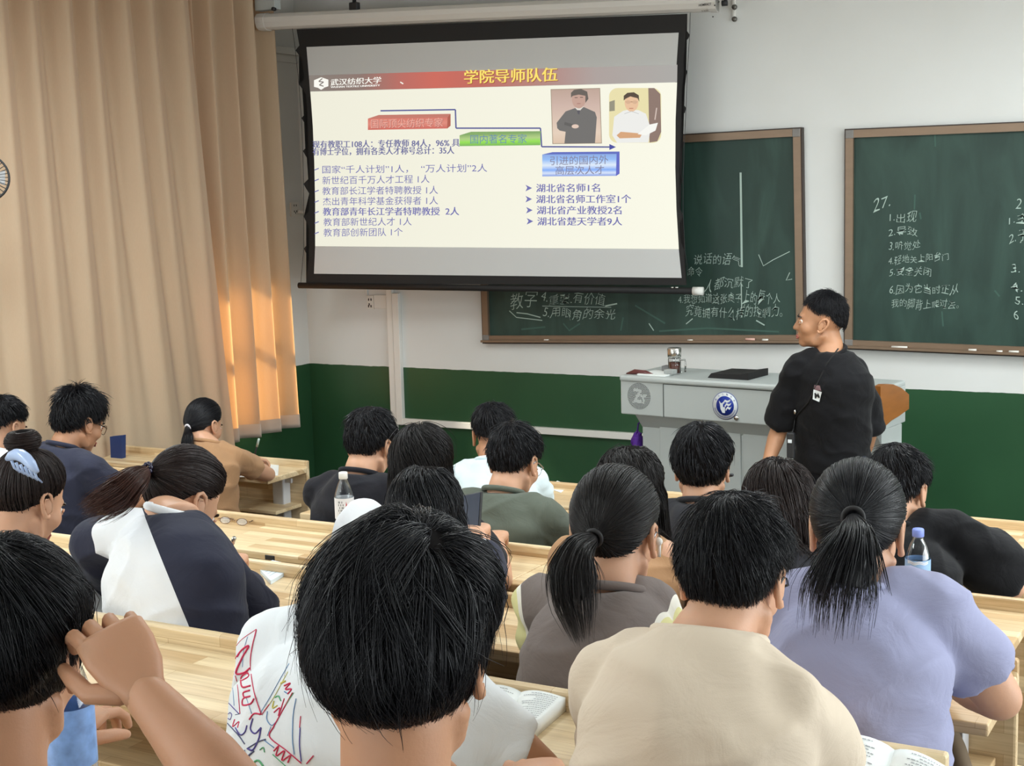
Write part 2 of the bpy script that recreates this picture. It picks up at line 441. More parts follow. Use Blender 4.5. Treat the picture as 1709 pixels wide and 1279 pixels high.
def sockets():
    a = ony(612, 493, Y0)
    s = thing('wall_socket', 'white double wall socket with conduit under the projection screen', 'socket', a)
    m = MB(); wallbox(m, (613, 493), (626, 516), .012); m.build('socket_plate', M_trunk, s)
    m = MB(); wallbox(m, (626, 492), (648, 515), .018); m.build('blank_plate', M_trunk, s)
    m = MB()
    for px, py in ((617, 500), (621, 500), (618, 508), (617, 511), (621, 511)):
        c = ony(px, py, Y0); m.box((c[0] - .004, Y0 - .0135, c[2] - .008), (c[0] + .004, Y0 - .011, c[2] + .008))
    m.build('socket_slots', M_dark, s)
    m = MB(); wallbox(m, (610, 440), (615, 493), .016); m.build('conduit', M_trunk, s)
    a = onx(490, 348, XL)
    s = thing('wall_socket', 'single white socket on the side wall beside the curtain edge', 'socket', a)
    b0 = onx(483, 338, XL); b1 = onx(498, 361, XL)
    MB().box((XL, b0[1], b1[2]), (XL + .014, b1[1], b0[2]), 0.003).build('socket_plate', M_trunk, s)
    m = MB()
    for dy, dz in ((-.012, .02), (.012, .02), (-.012, -.02), (.012, -.02), (0, -.03)):
        m.box((XL + .013, a[1] + dy - .003, a[2] + dz - .006), (XL + .0155, a[1] + dy + .003, a[2] + dz + .006))
    m.build('socket_slots', M_dark, s)
    MB().tube([(XL + .02, a[1] + .02, a[2] - .02), (XL + .05, a[1] + .06, a[2] - .03), (XL + .04, a[1] + .14, a[2] - .025)], .012).build('plug', M_trunk, s)
sockets()

# ------------------------------------------------------------------ blackboards
def board(label, TL, TR, BR, BL, name='blackboard'):
    """TL.. corners (x, z) on the wall plane"""
    yb, yf = Y0, Y0 - .05
    P = lambda c, y: np.array([c[0], y, c[1]])
    t = thing(name, label, 'blackboard', (BL[0], Y0, BL[1]))
    w = 0.042
    cs = [np.array(c, float) for c in (TL, TR, BR, BL)]
    cen = sum(cs) / 4
    ins = [cs[0] + (w, -w), cs[1] + (-w, -w), cs[2] + (-w, w), cs[3] + (w, w)]
    m = MB()
    m.prism([P(c, yb - .028) for c in ins], (0, .02, 0)); m.build('writing_surface', M_board, t, True)
    for i, nm in enumerate(('frame_rail',) * 4):
        j = (i + 1) % 4
        m = MB(); m.prism([P(cs[i], yf), P(cs[j], yf), P(ins[j], yf), P(ins[i], yf)], (0, .046, 0)); m.build(nm, M_bframe, t, True)
    m = MB()
    e = .007
    m.prism([P(cs[0] + (-e, 0), yf + .006), P(cs[0] + (-e, e), yf + .006), P(cs[1] + (e, e), yf + .006), P(cs[1] + (e, 0), yf + .006)], (0, .04, 0))
    m.prism([P(cs[3] + (-e, 0), yf + .006), P(cs[3] + (-e, -e * 1.6), yf + .006), P(cs[2] + (e, -e * 1.6), yf + .006), P(cs[2] + (e, 0), yf + .006)], (0, .04, 0))
    m.prism([P(cs[0] + (-e, 0), yf + .006), P(cs[0], yf + .006), P(cs[3], yf + .006), P(cs[3] + (-e, 0), yf + .006)], (0, .04, 0))
    m.prism([P(cs[1], yf + .006), P(cs[1] + (e, 0), yf + .006), P(cs[2] + (e, 0), yf + .006), P(cs[2], yf + .006)], (0, .04, 0))
    m.build('frame_edge', M_bframe_d, t, True)
    # chalk tray lip along the foot
    b0, b1 = cs[3], cs[2]
    m = MB(); m.prism([P(b0, yf - .03), P(b0 + (0, .014), yf - .03), P(b1 + (0, .014), yf - .03), P(b1, yf - .03)], (0, .03, 0)); m.build('chalk_tray', M_bframe, t, True)
    for k, sx, sz in ((0, 1, -1), (1, -1, -1), (3, 1, 1)):
        m = MB(); c = cs[k]; m.box((min(c[0], c[0] + sx * .045), yf - .004, min(c[1], c[1] + sz * .045)), (max(c[0], c[0] + sx * .045), yf + .01, max(c[1], c[1] + sz * .045)), .003); m.build('corner_cap', M_corner, t)
    return t
def wp(px, py):
    a = ony(px, py, Y0 - .045); return (a[0], a[2])
tr = wp(1336, 214.5); bl = wp(806.5, 571); br = wp(1341.5, 572)
board_l = board('green blackboard partly hidden by the projection screen, with chalk notes in Chinese', (bl[0] - .005, tr[1] - .02), tr, br, bl)
tl = wp(1411.5, 217.5); bl2 = wp(1410, 580)
bs = ony(1709, 592.5, Y0 - .045); ts = ony(1709, 205, Y0 - .045)
k = (bs[2] - bl2[1]) / (bs[0] - bl2[0]); k2 = (ts[2] - tl[1]) / (ts[0] - tl[0])
board_r = board('green blackboard behind the teacher with a numbered chalk list headed 27', tl, (tl[0] + 3.6, tl[1] + k2 * 3.6), (bl2[0] + 3.6, bl2[1] + k * 3.6), bl2)

def chalk_marks():
    pj = lambda x, y: ony(x, y, Y0 - .030)
    m = MB()
    L = [("4.重要.有价值", (903, 506), (1010, 510), 17), ("5.用眼角的余光", (907, 530), (1027, 533), 16),
         ("教学", (852, 514), (896, 516), 30), ("说话的语气", (1158, 443), (1236, 443), 17), ("命令", (1147, 463), (1172, 465), 16),
         ("人都沉默了", (1176, 487), (1256, 478), 17), ("4.我想知道这张桌子上的每个人", (1132, 507), (1302, 506), 17),
         ("究竟拥有什么样的控制力。", (1145, 528), (1306, 530), 18)]
    for s, a, b, h in L:
        m = MB(); put_text(m, s, a, b, h, pj, -0.012, 0, 1.0); m.build('chalk_writing', M_chalk, board_l)
    R = [("27.", (1458, 349), (1486, 345), 20), ("1.出现", (1485, 372), (1530, 370), 16), ("2.导致", (1483, 396), (1531, 393), 15),
         ("3.听觉处", (1484, 419), (1536, 415), 14), ("4.轻地关上阳台门", (1483, 442), (1583, 434), 14), ("5.安全关闭", (1485, 461), (1554, 459), 14),
         ("6.因为它当时正从", (1485, 491), (1600, 490), 15), ("我的脚背上爬过去。", (1488, 514), (1600, 515), 15),
         ("2", (1696, 348), (1705, 348), 14), ("1.主", (1684, 373), (1716, 371), 15), ("2.于", (1684, 406), (1716, 401), 19),
         ("3.", (1688, 454), (1702, 454), 13), ("4.", (1687, 487), (1706, 486), 17), ("5.", (1694, 508), (1708, 508), 12), ("6", (1692, 532), (1700, 532), 16)]
    for s, a, b, h in R:
        m = MB(); put_text(m, s, a, b, h, pj, -0.012, 0, 1.0); m.build('chalk_writing', M_chalk, board_r)
    def stroke(m, pts, wpx):
        p = np.array([pj(*q) for q in pts]); w = wpx / 300.0 / 2
        T = np.gradient(p, axis=0); T /= np.linalg.norm(T, axis=1)[:, None]; nn = np.stack([-T[:, 2], T[:, 1] * 0, T[:, 0]], 1)
        V = np.concatenate([p + nn * w, p - nn * w]); n = len(p)
        m.add(V, [(i, i + 1, n + i + 1, n + i) for i in range(n - 1)], 0, False)
    def strokes(L, name, mm, parent):
        for q, w in L:
            m = MB(); stroke(m, q, w); m.build(name, mm, parent)
    strokes([([(905, 511), (950, 512), (1020, 513)], 1.0), ([(1266, 425), (1274, 444), (1290, 434), (1318, 420)], 1.3), ([(850, 519), (862, 530), (905, 535)], 1.6), ([(862, 522), (880, 524), (902, 530)], 2),
             ([(1236, 288), (1237, 360), (1238, 446)], 3.6), ([(1237, 468), (1238, 530)], 1.8), ([(1318, 455), (1312, 468), (1322, 466)], 1.4), ([(1083, 540), (1091, 552)], 1.8), ([(1145, 541), (1156, 532)], 1.6),  # the tall upright pair is the pale joint between board panels
             ([(1030, 507), (1010, 511)], 2.4), ([(1262, 535), (1276, 543)], 2.2)], 'chalk_and_joint_stroke', M_chalk, board_l)
    strokes([(q, 3) for q in ([(870, 550), (910, 546)], [(940, 540), (950, 552), (968, 540)], [(1100, 553), (1180, 548), (1300, 554)], [(1040, 530), (1036, 552)], [(1060, 510), (1110, 540)])], 'chalk_smear', M_chalkfaint, board_l)
    strokes([(q, 2.5) for q in ([(1527, 325), (1526, 350)], [(1535, 355), (1537, 366)], [(1572, 520), (1574, 545)], [(1660, 485), (1668, 495)], [(1560, 215), (1561, 245)])], 'chalk_smear', M_chalkfaint, board_r)
    # sticks of chalk on the trays
    for px, py, ln, b in ((912, 568, .03, 'stub of white chalk on the tray under the projection screen'), (1152, 568.5, .03, 'stub of white chalk on the tray above the steel lidded mug'),
                          (1252, 566.5, .055, 'pinkish chalk piece on the tray before the face of the teacher'), (1277, 567.5, .035, 'short white chalk stub between the pinkish chalk and the teacher'),
                          (1501, 579.7, .085, 'longest white chalk stick, on the tray behind the teacher'), (1623, 584.5, .04, 'white chalk piece two along from the longest stick'),
                          (1668, 587, .03, 'smallest white chalk stub on the tray below the numbered list'), (1692, 587.4, .05, 'white chalk piece on the tray beyond the smallest stub')):
        a = ony(px, py, Y0 - .066)
        o = MB().tube([a - (ln / 2, 0, 0), a + (ln / 2, 0, 0)], .0065, 10).build('chalk_stick', mat('pink_chalk', srgb(236, 190, 176), 0.9) if b.startswith('pink') else M_chalkw)
        tag(o, b, 'chalk', 'chalk on the trays')
chalk_marks()

# ------------------------------------------------------------------ projection screen (hung across the corner, turned towards the hall)
SA = math.radians(6.0)
SP = np.array([-2.95, 7.50, 2.3]); SD = np.array([math.cos(SA), math.sin(SA), 0.0]); SN = np.array([SD[1], -SD[0], 0.0])   # SN faces the hall
def sp(px, py, off=0.0): return onp(px, py, SP + SN * off, SN)
def screen():
    base = sp(830, 480)
    t = thing('projection_screen', 'large pull-down projection screen with black border showing a lecture slide', 'projection screen', base)
    # case
    a = sp(433, 50); b = sp(1197, 18); at = sp(434, 23); bt = sp(1196, -12)
    m = MB()
    n = 14
    prof = [(0, 0.0), (0.05, 0.0), (0.075, .012), (.09, .04), (.092, .07), (.07, .092), (.03, .10), (0, .10)]
    up = np.array([0, 0, 1.0])
    def ringpts(c): return [c + SN * (d - .045) + up * (h - .0) for d, h in prof]
    r0 = ringpts(a); r1 = ringpts(b)
    k = len(prof)
    m.add(r0 + r1, [(i, (i + 1) % k, k + (i + 1) % k, k + i) for i in range(k)] + [tuple(range(k - 1, -1, -1)), tuple(range(k, 2 * k))], 0, False)
    case = m.build('case', M_case, t, True)
    e = b - a
    for f0, wd in ((0.0, .02), (0.985, .015)):
        m = MB()
        c = a + e * f0; c2 = a + e * (f0 + wd)
        q0 = [p + SN * .004 * (1 if i > 0 else 0) for i, p in enumerate(ringpts(c))]; q1 = ringpts(c2)
        q0 = [c + SN * (d * 1.06 - .047) + up * (h * 1.08 - .004) for d, h in prof]; q1 = [c2 + SN * (d * 1.06 - .047) + up * (h * 1.08 - .004) for d, h in prof]
        m.add(q0 + q1, [(i, (i + 1) % k, k + (i + 1) % k, k + i) for i in range(k)] + [tuple(range(k - 1, -1, -1)), tuple(range(k, 2 * k))], 0, False)
        m.build('end_cap', M_case, t, True)
    m = MB(); pj = lambda x, y: sp(x, y, .052)
    put_text(m, "HOMRACT", (1166, 11), (1187, 8.5), 4, pj, 0.02); put_text(m, "SCREEN", (1171, 20), (1182, 19), 3, pj); 
    m.build('maker_plate', M_dark, case)
    m = MB()
    for px, py in ((1200, 8), (1193, 14), (1190, 33)): c = sp(px, py - 5, .053); m.lathe(c, [(.004, 0), (.004, .003)], SN, 8)
    m.build('screw', M_dark, case)
    # black cloth with scalloped tab edges
    L = [(495, 49), (498, 66), (499.5, 76), (493, 84), (499, 92), (505, 99), (508, 131), (499, 141), (505, 149), (511, 158), (513, 187), (503, 197), (508, 205), (513.5, 213),
         (515, 242), (505.5, 252), (510, 260), (515, 268), (516.5, 297), (506.5, 307), (511, 315), (516, 323), (516.5, 352), (507, 362), (511, 370), (516, 378), (516, 405), (507, 415), (511, 423), (515.5, 431), (511, 474)]
    R = [(1147, 23), (1145, 46), (1146, 51), (1151, 58), (1149, 64), (1144, 69), (1140, 106), (1142, 112), (1147, 119), (1145, 127), (1139, 133), (1137, 166), (1139, 173), (1145, 180), (1143, 188), (1137, 194), (1135, 226), (1137, 232), (1142, 238),
         (1140, 246), (1135, 252), (1133, 286), (1135, 292), (1140, 299), (1138, 306), (1133, 312), (1133, 345), (1136, 352), (1140, 359), (1138, 366), (1134, 372), (1136, 405), (1139, 411), (1143, 418), (1142, 426), (1141, 434), (1146, 476)]
    m = MB(); out = [sp(*q, 0.0) for q in L] + [sp(*q, 0.0) for q in reversed(R)]
    bm = bmesh.new(); vs_ = [bm.verts.new(p) for p in out]; fc = bm.faces.new(vs_); bmesh.ops.triangulate(bm, faces=[fc]); bm.verts.index_update()
    V = np.array([w.co[:] for w in bm.verts]); F = [tuple(w.index for w in q.verts) for q in bm.faces]; bm.free()
    nV = len(out); idx = list(range(nV))
    m.add(np.concatenate([V, V - SN * .002]), F + [tuple(nV + i for i in reversed(q)) for q in F] + [(i, nV + i, nV + (i + 1) % nV, (i + 1) % nV) for i in range(nV)], 0, False)
    cloth = m.build('border_cloth', M_black, t)
    for S in (L, R):
        m = MB()
        tips = [S[i] for i in (range(3, 29, 4) if S is L else range(3, 34, 5))]
        pts = [sp(S[0][0] + (-7 if S is L else 5), S[0][1] - 2)] + [sp(*q) for q in tips] + [sp(S[-1][0] + (-9 if S is L else 6), S[-1][1] - 2)]
        m.tube(pts, .0016, 6); m.build('tension_cord', M_dark, t)
    # weight bar
    a, b = sp(499, 476.5), sp(1158, 486)
    m = MB(); m.tube([a, b], .019, 14); bar = m.build('weight_bar', M_black, t)
    d = (b - a) / np.linalg.norm(b - a)
    m = MB(); m.tube([b - d * .005, b + d * .055], .024, 16); m.build('bar_cap', mat('white_bar_cap', srgb(226, 226, 220), 0.5), bar)
    m = MB(); c = sp(1126, 480, .021); m.tube([c - SD * .02, c - SD * .008], .003, 6); m.tube([c + SD * .004, c + SD * .02], .003, 6); m.build('bar_mark', M_trunk, bar)
    # projection cloth
    def strip(top, bot, off, nrow=1):
        pass
    m = MB(); cl = [(511.5, 78.5), (1132.5, 54.5), (1127, 137), (1124.5, 200), (1124.5, 280), (1127, 360), (1137.5, 464), (524, 457), (526.5, 400), (526, 330), (524.5, 260), (521, 190), (517.5, 152)]
    m.prism([sp(*q, .003) for q in cl], -SN * .002); surf = m.build('projection_surface', M_screen, t, True)
    return t, surf
SCREEN, SURF = screen()

# ------------------------------------------------------------------ the projected slide
class Slide:
    def __init__(s): s.v = []; s.f = []; s.c = []; s.n = 0; s.k = 0
    def lay(s): s.k += 1; return .0042 + .00035 * s.k
    def poly(s, pts, cols, off=None):
        off = off or s.lay()
        p = [sp(*q, off) for q in pts]
        s.v += p; s.f.append(tuple(range(s.n, s.n + len(p)))); s.n += len(p)
        s.c += [cols] * len(p) if not isinstance(cols, list) else cols
    def grid(s, x0a, x0b, x1a, x1b, cols, rows=None):
        """quad strip: left edge x0a(top)->x0b(bottom), right edge x1a->x1b ; cols = [(t, colour)] along t; vertical gradient if rows"""
        off = s.lay(); a, b, c, d = [np.array(q, float) for q in (x0a, x0b, x1a, x1b)]
        for i in range(len(cols) - 1):
            t0, c0 = cols[i]; t1, c1 = cols[i + 1]
            if rows:   # gradient top to bottom
                s.poly([a + (b - a) * t0, a + (b - a) * t1, c + (d - c) * t1, c + (d - c) * t0], [c0, c1, c1, c0], off)
            else:
                s.poly([a + (c - a) * t0, b + (d - b) * t0, b + (d - b) * t1, a + (c - a) * t1], [c0, c0, c1, c1], off)
    def text(s, txt, p0, p1, h, col, bold=0.0):
        m = MB(); off = s.lay()
        for dx in ((0,) if bold <= 0 else (-.35, .35) if bold < .011 else (-.6, 0, .6)):
            put_text(m, txt, (p0[0] + dx, p0[1]), (p1[0] + dx, p1[1]), h, lambda x, y: sp(x, y, off + .00005 * dx))
        v = np.concatenate(m.v); s.v += list(v); s.f += [tuple(i + s.n for i in q) for q in m.f]; s.n += len(v); s.c += [col] * len(v)
    def line(s, pts, w, col):
        off = s.lay()
        for (x0, y0), (x1, y1) in zip(pts[:-1], pts[1:]):
            L = math.hypot(x1 - x0, y1 - y0); nx, ny = -(y1 - y0) / L * w / 2, (x1 - x0) / L * w / 2
            s.poly([(x0 + nx, y0 + ny), (x0 - nx, y0 - ny), (x1 - nx, y1 - ny), (x1 + nx, y1 + ny)], col, off)
    def ell(s, cx, cy, rx, ry, col, a0=0, a1=360, n=24):
        s.poly([(cx + rx * math.cos(math.radians(a0 + (a1 - a0) * i / n)), cy + ry * math.sin(math.radians(a0 + (a1 - a0) * i / n))) for i in range(n if a1 - a0 == 360 else n + 1)], col)
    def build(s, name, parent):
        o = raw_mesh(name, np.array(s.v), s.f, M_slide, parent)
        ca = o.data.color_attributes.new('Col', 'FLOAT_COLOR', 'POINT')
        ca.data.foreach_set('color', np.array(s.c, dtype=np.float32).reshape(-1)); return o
def slide():
    s = Slide()
    g = srgb(168, 162, 156); cr = srgb(243, 241, 222); red = srgb(196, 112, 100); dk = srgb(128, 120, 112)
    # bright page
    L = [(518, 153), (522, 210), (524.5, 270), (526, 340), (526, 411)]; R = [(1130, 137.5), (1127.5, 200), (1127, 280), (1129, 350), (1133, 416)]
    off = s.lay()
    for i in range(4):
        n = 8
        for j in range(n):
            f = lambda t, k: (L[k][0] + (R[k][0] - L[k][0]) * t, L[k][1] + (R[k][1] - L[k][1]) * t)
            cc = lambda t: tuple(np.array(srgb(238, 236, 218)) * (1 - t) + np.array(srgb(248, 247, 230)) * t)
            s.poly([f(j / n, i), f(j / n, i + 1), f((j + 1) / n, i + 1), f((j + 1) / n, i)], [cc(j / n), cc(j / n), cc((j + 1) / n), cc((j + 1) / n)], off)
    # title band
    s.grid((515.5, 126), (518, 152.5), (1130.5, 108), (1130, 137), [(0, srgb(134, 126, 118)), (.14, srgb(140, 118, 110)), (.25, srgb(186, 108, 98)), (.34, srgb(204, 106, 92)), (.46, srgb(192, 106, 94)), (.62, srgb(180, 132, 124)), (.78, srgb(172, 160, 156)), (1, srgb(170, 168, 164))])
    s.text("学院导师队伍", (776, 141), (931, 136.5), 23, srgb(150, 70, 40), 0.014)
    s.text("学院导师队伍", (775, 140), (930, 135.5), 23, srgb(252, 226, 110), 0.012)
    s.poly([(524, 134), (536, 129), (548, 133), (548, 144), (536, 148), (524, 145)], srgb(250, 248, 240))
    s.line([(538, 131), (532, 136), (540, 137), (533, 142), (540, 144)], 1.6, srgb(120, 110, 104))
    s.poly([(531, 147), (541, 147), (536, 150)], srgb(250, 248, 240))
    s.text("武汉纺织大学", (552, 143), (636, 139), 11, srgb(250, 248, 240), 0.006)
    s.text("WUHAN TEXTILE UNIVERSITY", (552, 147), (634, 144), 3.0, srgb(245, 243, 236), 0.01)
    s.line([(668, 137), (673, 140)], 2, srgb(250, 245, 235))
    # stair line with arrow
    s.line([(635, 185), (760, 183), (761, 214), (902, 214), (904, 245), (1022, 245.5)], 2.4, srgb(88, 92, 150))
    s.poly([(1017, 240.5), (1028, 245.5), (1017, 250.5)], srgb(70, 76, 160))
    # red bar
    s.poly([(614, 198), (632, 192), (752, 190), (747, 196)], srgb(196, 122, 108)); s.poly([(747, 196), (752, 190), (752, 210), (746, 215)], srgb(178, 96, 80))
    s.grid((614, 198), (614, 217), (747, 196), (746, 214.5), [(0, srgb(214, 120, 106)), (.5, srgb(222, 140, 124)), (1, srgb(206, 104, 92))], True)
    s.text("国际顶尖纺织专家", (620, 215), (740, 212.5), 15, srgb(176, 110, 104), 0.0)
    s.text("国际顶尖纺织专家", (619, 214.3), (739, 211.8), 15, srgb(240, 176, 160), -0.01)
    # green bar
    s.poly([(767, 226), (786, 220), (903, 219), (902, 223)], srgb(132, 170, 104))
    s.grid((767, 226), (767, 244), (902, 222), (902, 242.5), [(0, srgb(140, 176, 108)), (.35, srgb(176, 206, 132)), (.65, srgb(150, 224, 84)), (1, srgb(120, 176, 92))], True)
    s.text("国内著名专家", (785, 240), (879, 239), 15, srgb(104, 140, 172), 0.0)
    # blue bar
    s.poly([(905, 258), (922, 254), (1034, 253), (1029, 257)], srgb(96, 110, 190)); s.poly([(1029, 257), (1034, 253), (1034, 290), (1028, 294)], srgb(96, 104, 196))
    s.grid((905, 258), (905, 294.5), (1029, 257), (1028, 293.5), [(0, srgb(140, 170, 226)), (.25, srgb(150, 190, 246)), (.5, srgb(222, 234, 248)), (.72, srgb(128, 172, 246)), (.86, srgb(214, 226, 248)), (1, srgb(120, 150, 226))], True)
    s.text("引进的国内外", (918, 276), (1015, 274), 15, srgb(130, 126, 150), 0.0); s.text("高层次人才", (927, 292), (1008, 291), 15, srgb(130, 126, 150), 0.0)
    # text blocks
    ib = srgb(104, 106, 156); ib2 = srgb(112, 112, 176)
    s.text("现有教职工108人：专任教师 84人，96% 具", (522, 248), (767, 245), 13, ib, 0.006)
    s.text("有博士学位，拥有各类人才称号总计：35人", (522, 260), (758, 257.5), 13, ib, 0.006)
    for tx, a, b, bo in (("国家“千人计划”1人，  “万人计划”2人", (538, 290), (813, 287.5), 0), ("新世纪百千万人才工程 1人", (538, 308), (717, 305.5), 0), ("教育部长江学者特聘教授 1人", (538, 325.5), (731, 324), 0),
                         ("杰出青年科学基金获得者 1人", (539, 343), (731, 341.5), 0), ("教育部青年长江学者特聘教授  2人", (539, 360), (766, 359.5), .009), ("教育部新世纪人才 1人", (540, 377.5), (687, 376.5), 0), ("教育部创新团队 1个", (540, 395), (672, 394), 0)):
        s.text(tx, a, b, 13.5, ib2, bo)
        s.line([(525, b[1] + 2 - 7 + 1.5), (532, b[1] - 8 + 1.5)], 1.6, ib2)
    for tx, a, b in (("湖北省名师1名", (895, 321), (1001, 320.5)), ("湖北省名师工作室1个", (895, 339.5), (1053, 339)), ("湖北省产业教授2名", (896, 358), (1037, 358)), ("湖北省楚天学者9人", (897, 376.5), (1038, 376.5))):
        s.text(tx, a, b, 14, ib2, 0.004)
        x, y = a[0] - 18, a[1] - 7
        s.poly([(x, y - 5.5), (x + 11, y), (x + 3, y - .5)], ib2); s.poly([(x, y + 5.5), (x + 3, y - .5), (x + 11, y)], ib2)
    # two framed portraits of lecturers (plain figures)
    s.poly([(919, 149), (1001.5, 147), (1004.5, 239.5), (922, 240.5)], srgb(150, 132, 112))
    s.grid((920, 150), (923, 239.5), (1000.5, 148), (1003.5, 238.5), [(0, srgb(190, 164, 150)), (.3, srgb(206, 180, 168)), (.8, srgb(228, 206, 186)), (1, srgb(220, 194, 170))], True)
    su = srgb(112, 110, 108)
    s.poly([(930, 214), (929, 205), (944, 186), (961, 180), (975, 179), (993, 187), (996, 196), (993, 239), (942, 239.5), (944, 220), (934, 218)], su)
    s.poly([(960, 180), (966, 187), (974, 178), (969, 174)], srgb(226, 222, 212)); s.poly([(963, 184), (968, 184), (967, 191), (964, 190)], srgb(90, 88, 96))
    s.ell(966, 166, 11.5, 15, srgb(196, 160, 146)); s.poly([(953, 163), (953, 155), (958, 150), (970, 148.5), (980, 153), (982, 165), (977, 172), (977, 160), (966, 158), (956, 160)], srgb(104, 96, 90))
    s.line([(942, 206), (964, 212)], 5, srgb(96, 94, 92)); s.ell(960, 211, 6, 3.4, srgb(226, 200, 184)); s.line([(959, 163), (964, 163)], 1.2, srgb(100, 84, 78)); s.line([(968, 162.5), (973, 162.5)], 1.2, srgb(100, 84, 78)); s.line([(963, 173), (969, 173)], 1, srgb(160, 110, 100))
    def rr(x0, y0, x1, y1, r, n=6):
        P = []
        for cx, cy, a in ((x1 - r, y0 + r, -90), (x1 - r, y1 - r, 0), (x0 + r, y1 - r, 90), (x0 + r, y0 + r, 180)):
            P += [(cx + r * math.cos(math.radians(a + 90 * i / n)), cy + r * math.sin(math.radians(a + 90 * i / n))) for i in range(n + 1)]
        return P
    s.poly(rr(1016.5, 147, 1103.5, 238.5, 14), srgb(232, 222, 172))
    s.poly([(1017, 170), (1026, 167), (1026, 185), (1017, 186)], srgb(150, 146, 126)); s.poly([(1082, 147), (1092, 147), (1102, 157), (1103.5, 220), (1097, 236), (1084, 238), (1083, 200)], srgb(140, 118, 108))
    s.line([(1096, 180), (1093, 200)], 2, srgb(210, 190, 180))
    s.poly([(1022, 226), (1025, 195), (1040, 185), (1050, 183), (1066, 184), (1078, 190), (1086, 214), (1082, 238), (1030, 238.5)], srgb(236, 236, 232))
    s.ell(1054, 171, 11.5, 15.5, srgb(232, 192, 156)); s.poly([(1041, 168), (1041, 160), (1047, 155), (1058, 154), (1066, 159), (1067, 170), (1064, 164), (1052, 161), (1044, 165)], srgb(84, 70, 58))
    s.line([(1044, 170), (1064, 170)], 1, srgb(150, 110, 80)); s.ell(1048.5, 170.5, 4, 3, srgb(214, 176, 144)); s.ell(1059.5, 170.5, 4, 3, srgb(214, 176, 144)); s.line([(1050, 181), (1057, 181)], 1.2, srgb(190, 120, 100))
    s.poly([(1029, 226), (1036, 220), (1072, 223), (1068, 230), (1034, 231)], srgb(214, 164, 122)); s.poly([(1064, 224), (1084, 208), (1098, 205), (1094, 218), (1078, 226)], srgb(246, 246, 240))
    s.line([(1042, 190), (1054, 186), (1066, 190)], 1, srgb(200, 200, 198))
    s.build('slide', SURF)
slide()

def screen_brackets():
    a = sp(437, 0, -.02)
    t = thing('ceiling_bracket', 'grey steel hanger between the curtain and the screen case', 'bracket', a)
    m = MB(); lo = sp(436, 20, -.03); hi = sp(455, -60, .05)
    m.box(np.minimum(lo, hi), np.maximum(lo, hi), .004); m.build('plate', M_lect, t)
    m = MB(); c = sp(457, 15, .05); m.lathe(c, [(.012, -.012), (.012, .012)], SN, 12); m.build('bolt', M_dark, t)
    a = ony(1226, 10, Y0)
    t = thing('ceiling_bracket', 'thin white bolted strip hanging on the wall past the screen case end', 'bracket', a)
    b = ony(1223, -150, Y0); c = ony(1229, 36, Y0)
    MB().box((b[0], Y0 - .02, c[2]), (c[0], Y0, ZC), .004).build('strap', M_trunk, t)
    m = MB()
    for py in (12, 32): q = ony(1226, py, Y0 - .02); m.lathe(q, [(.016, 0), (.013, .014)], (0, -1, 0), 10)
    m.build('bolt', mat('bolt_steel', srgb(120, 118, 112), .4, .8), t)
    a = sp(592, 18, .0)
    m = MB(); m.box(a + (-.03, -.02, -.015), a + (.03, .02, .05), .006); m.tube([a + (0, 0, .04), (a[0], a[1], ZC)], .012, 8)
    o = m.build('case_hook', M_dark); tag(o, 'black hook on a rod holding up the top of the screen case', 'hook')
    a = sp(1199, 6, .0)
    m = MB(); m.tube([a + SD * .02, a + SD * .05], .016, 10); m.tube([a + SD * .04, (a[0] + SD[0] * .04, a[1] + SD[1] * .04, ZC)], .01, 8)
    tag(m.build('case_hook', M_dark), 'black peg on a rod at the maker plate end of the screen case', 'hook')
screen_brackets()

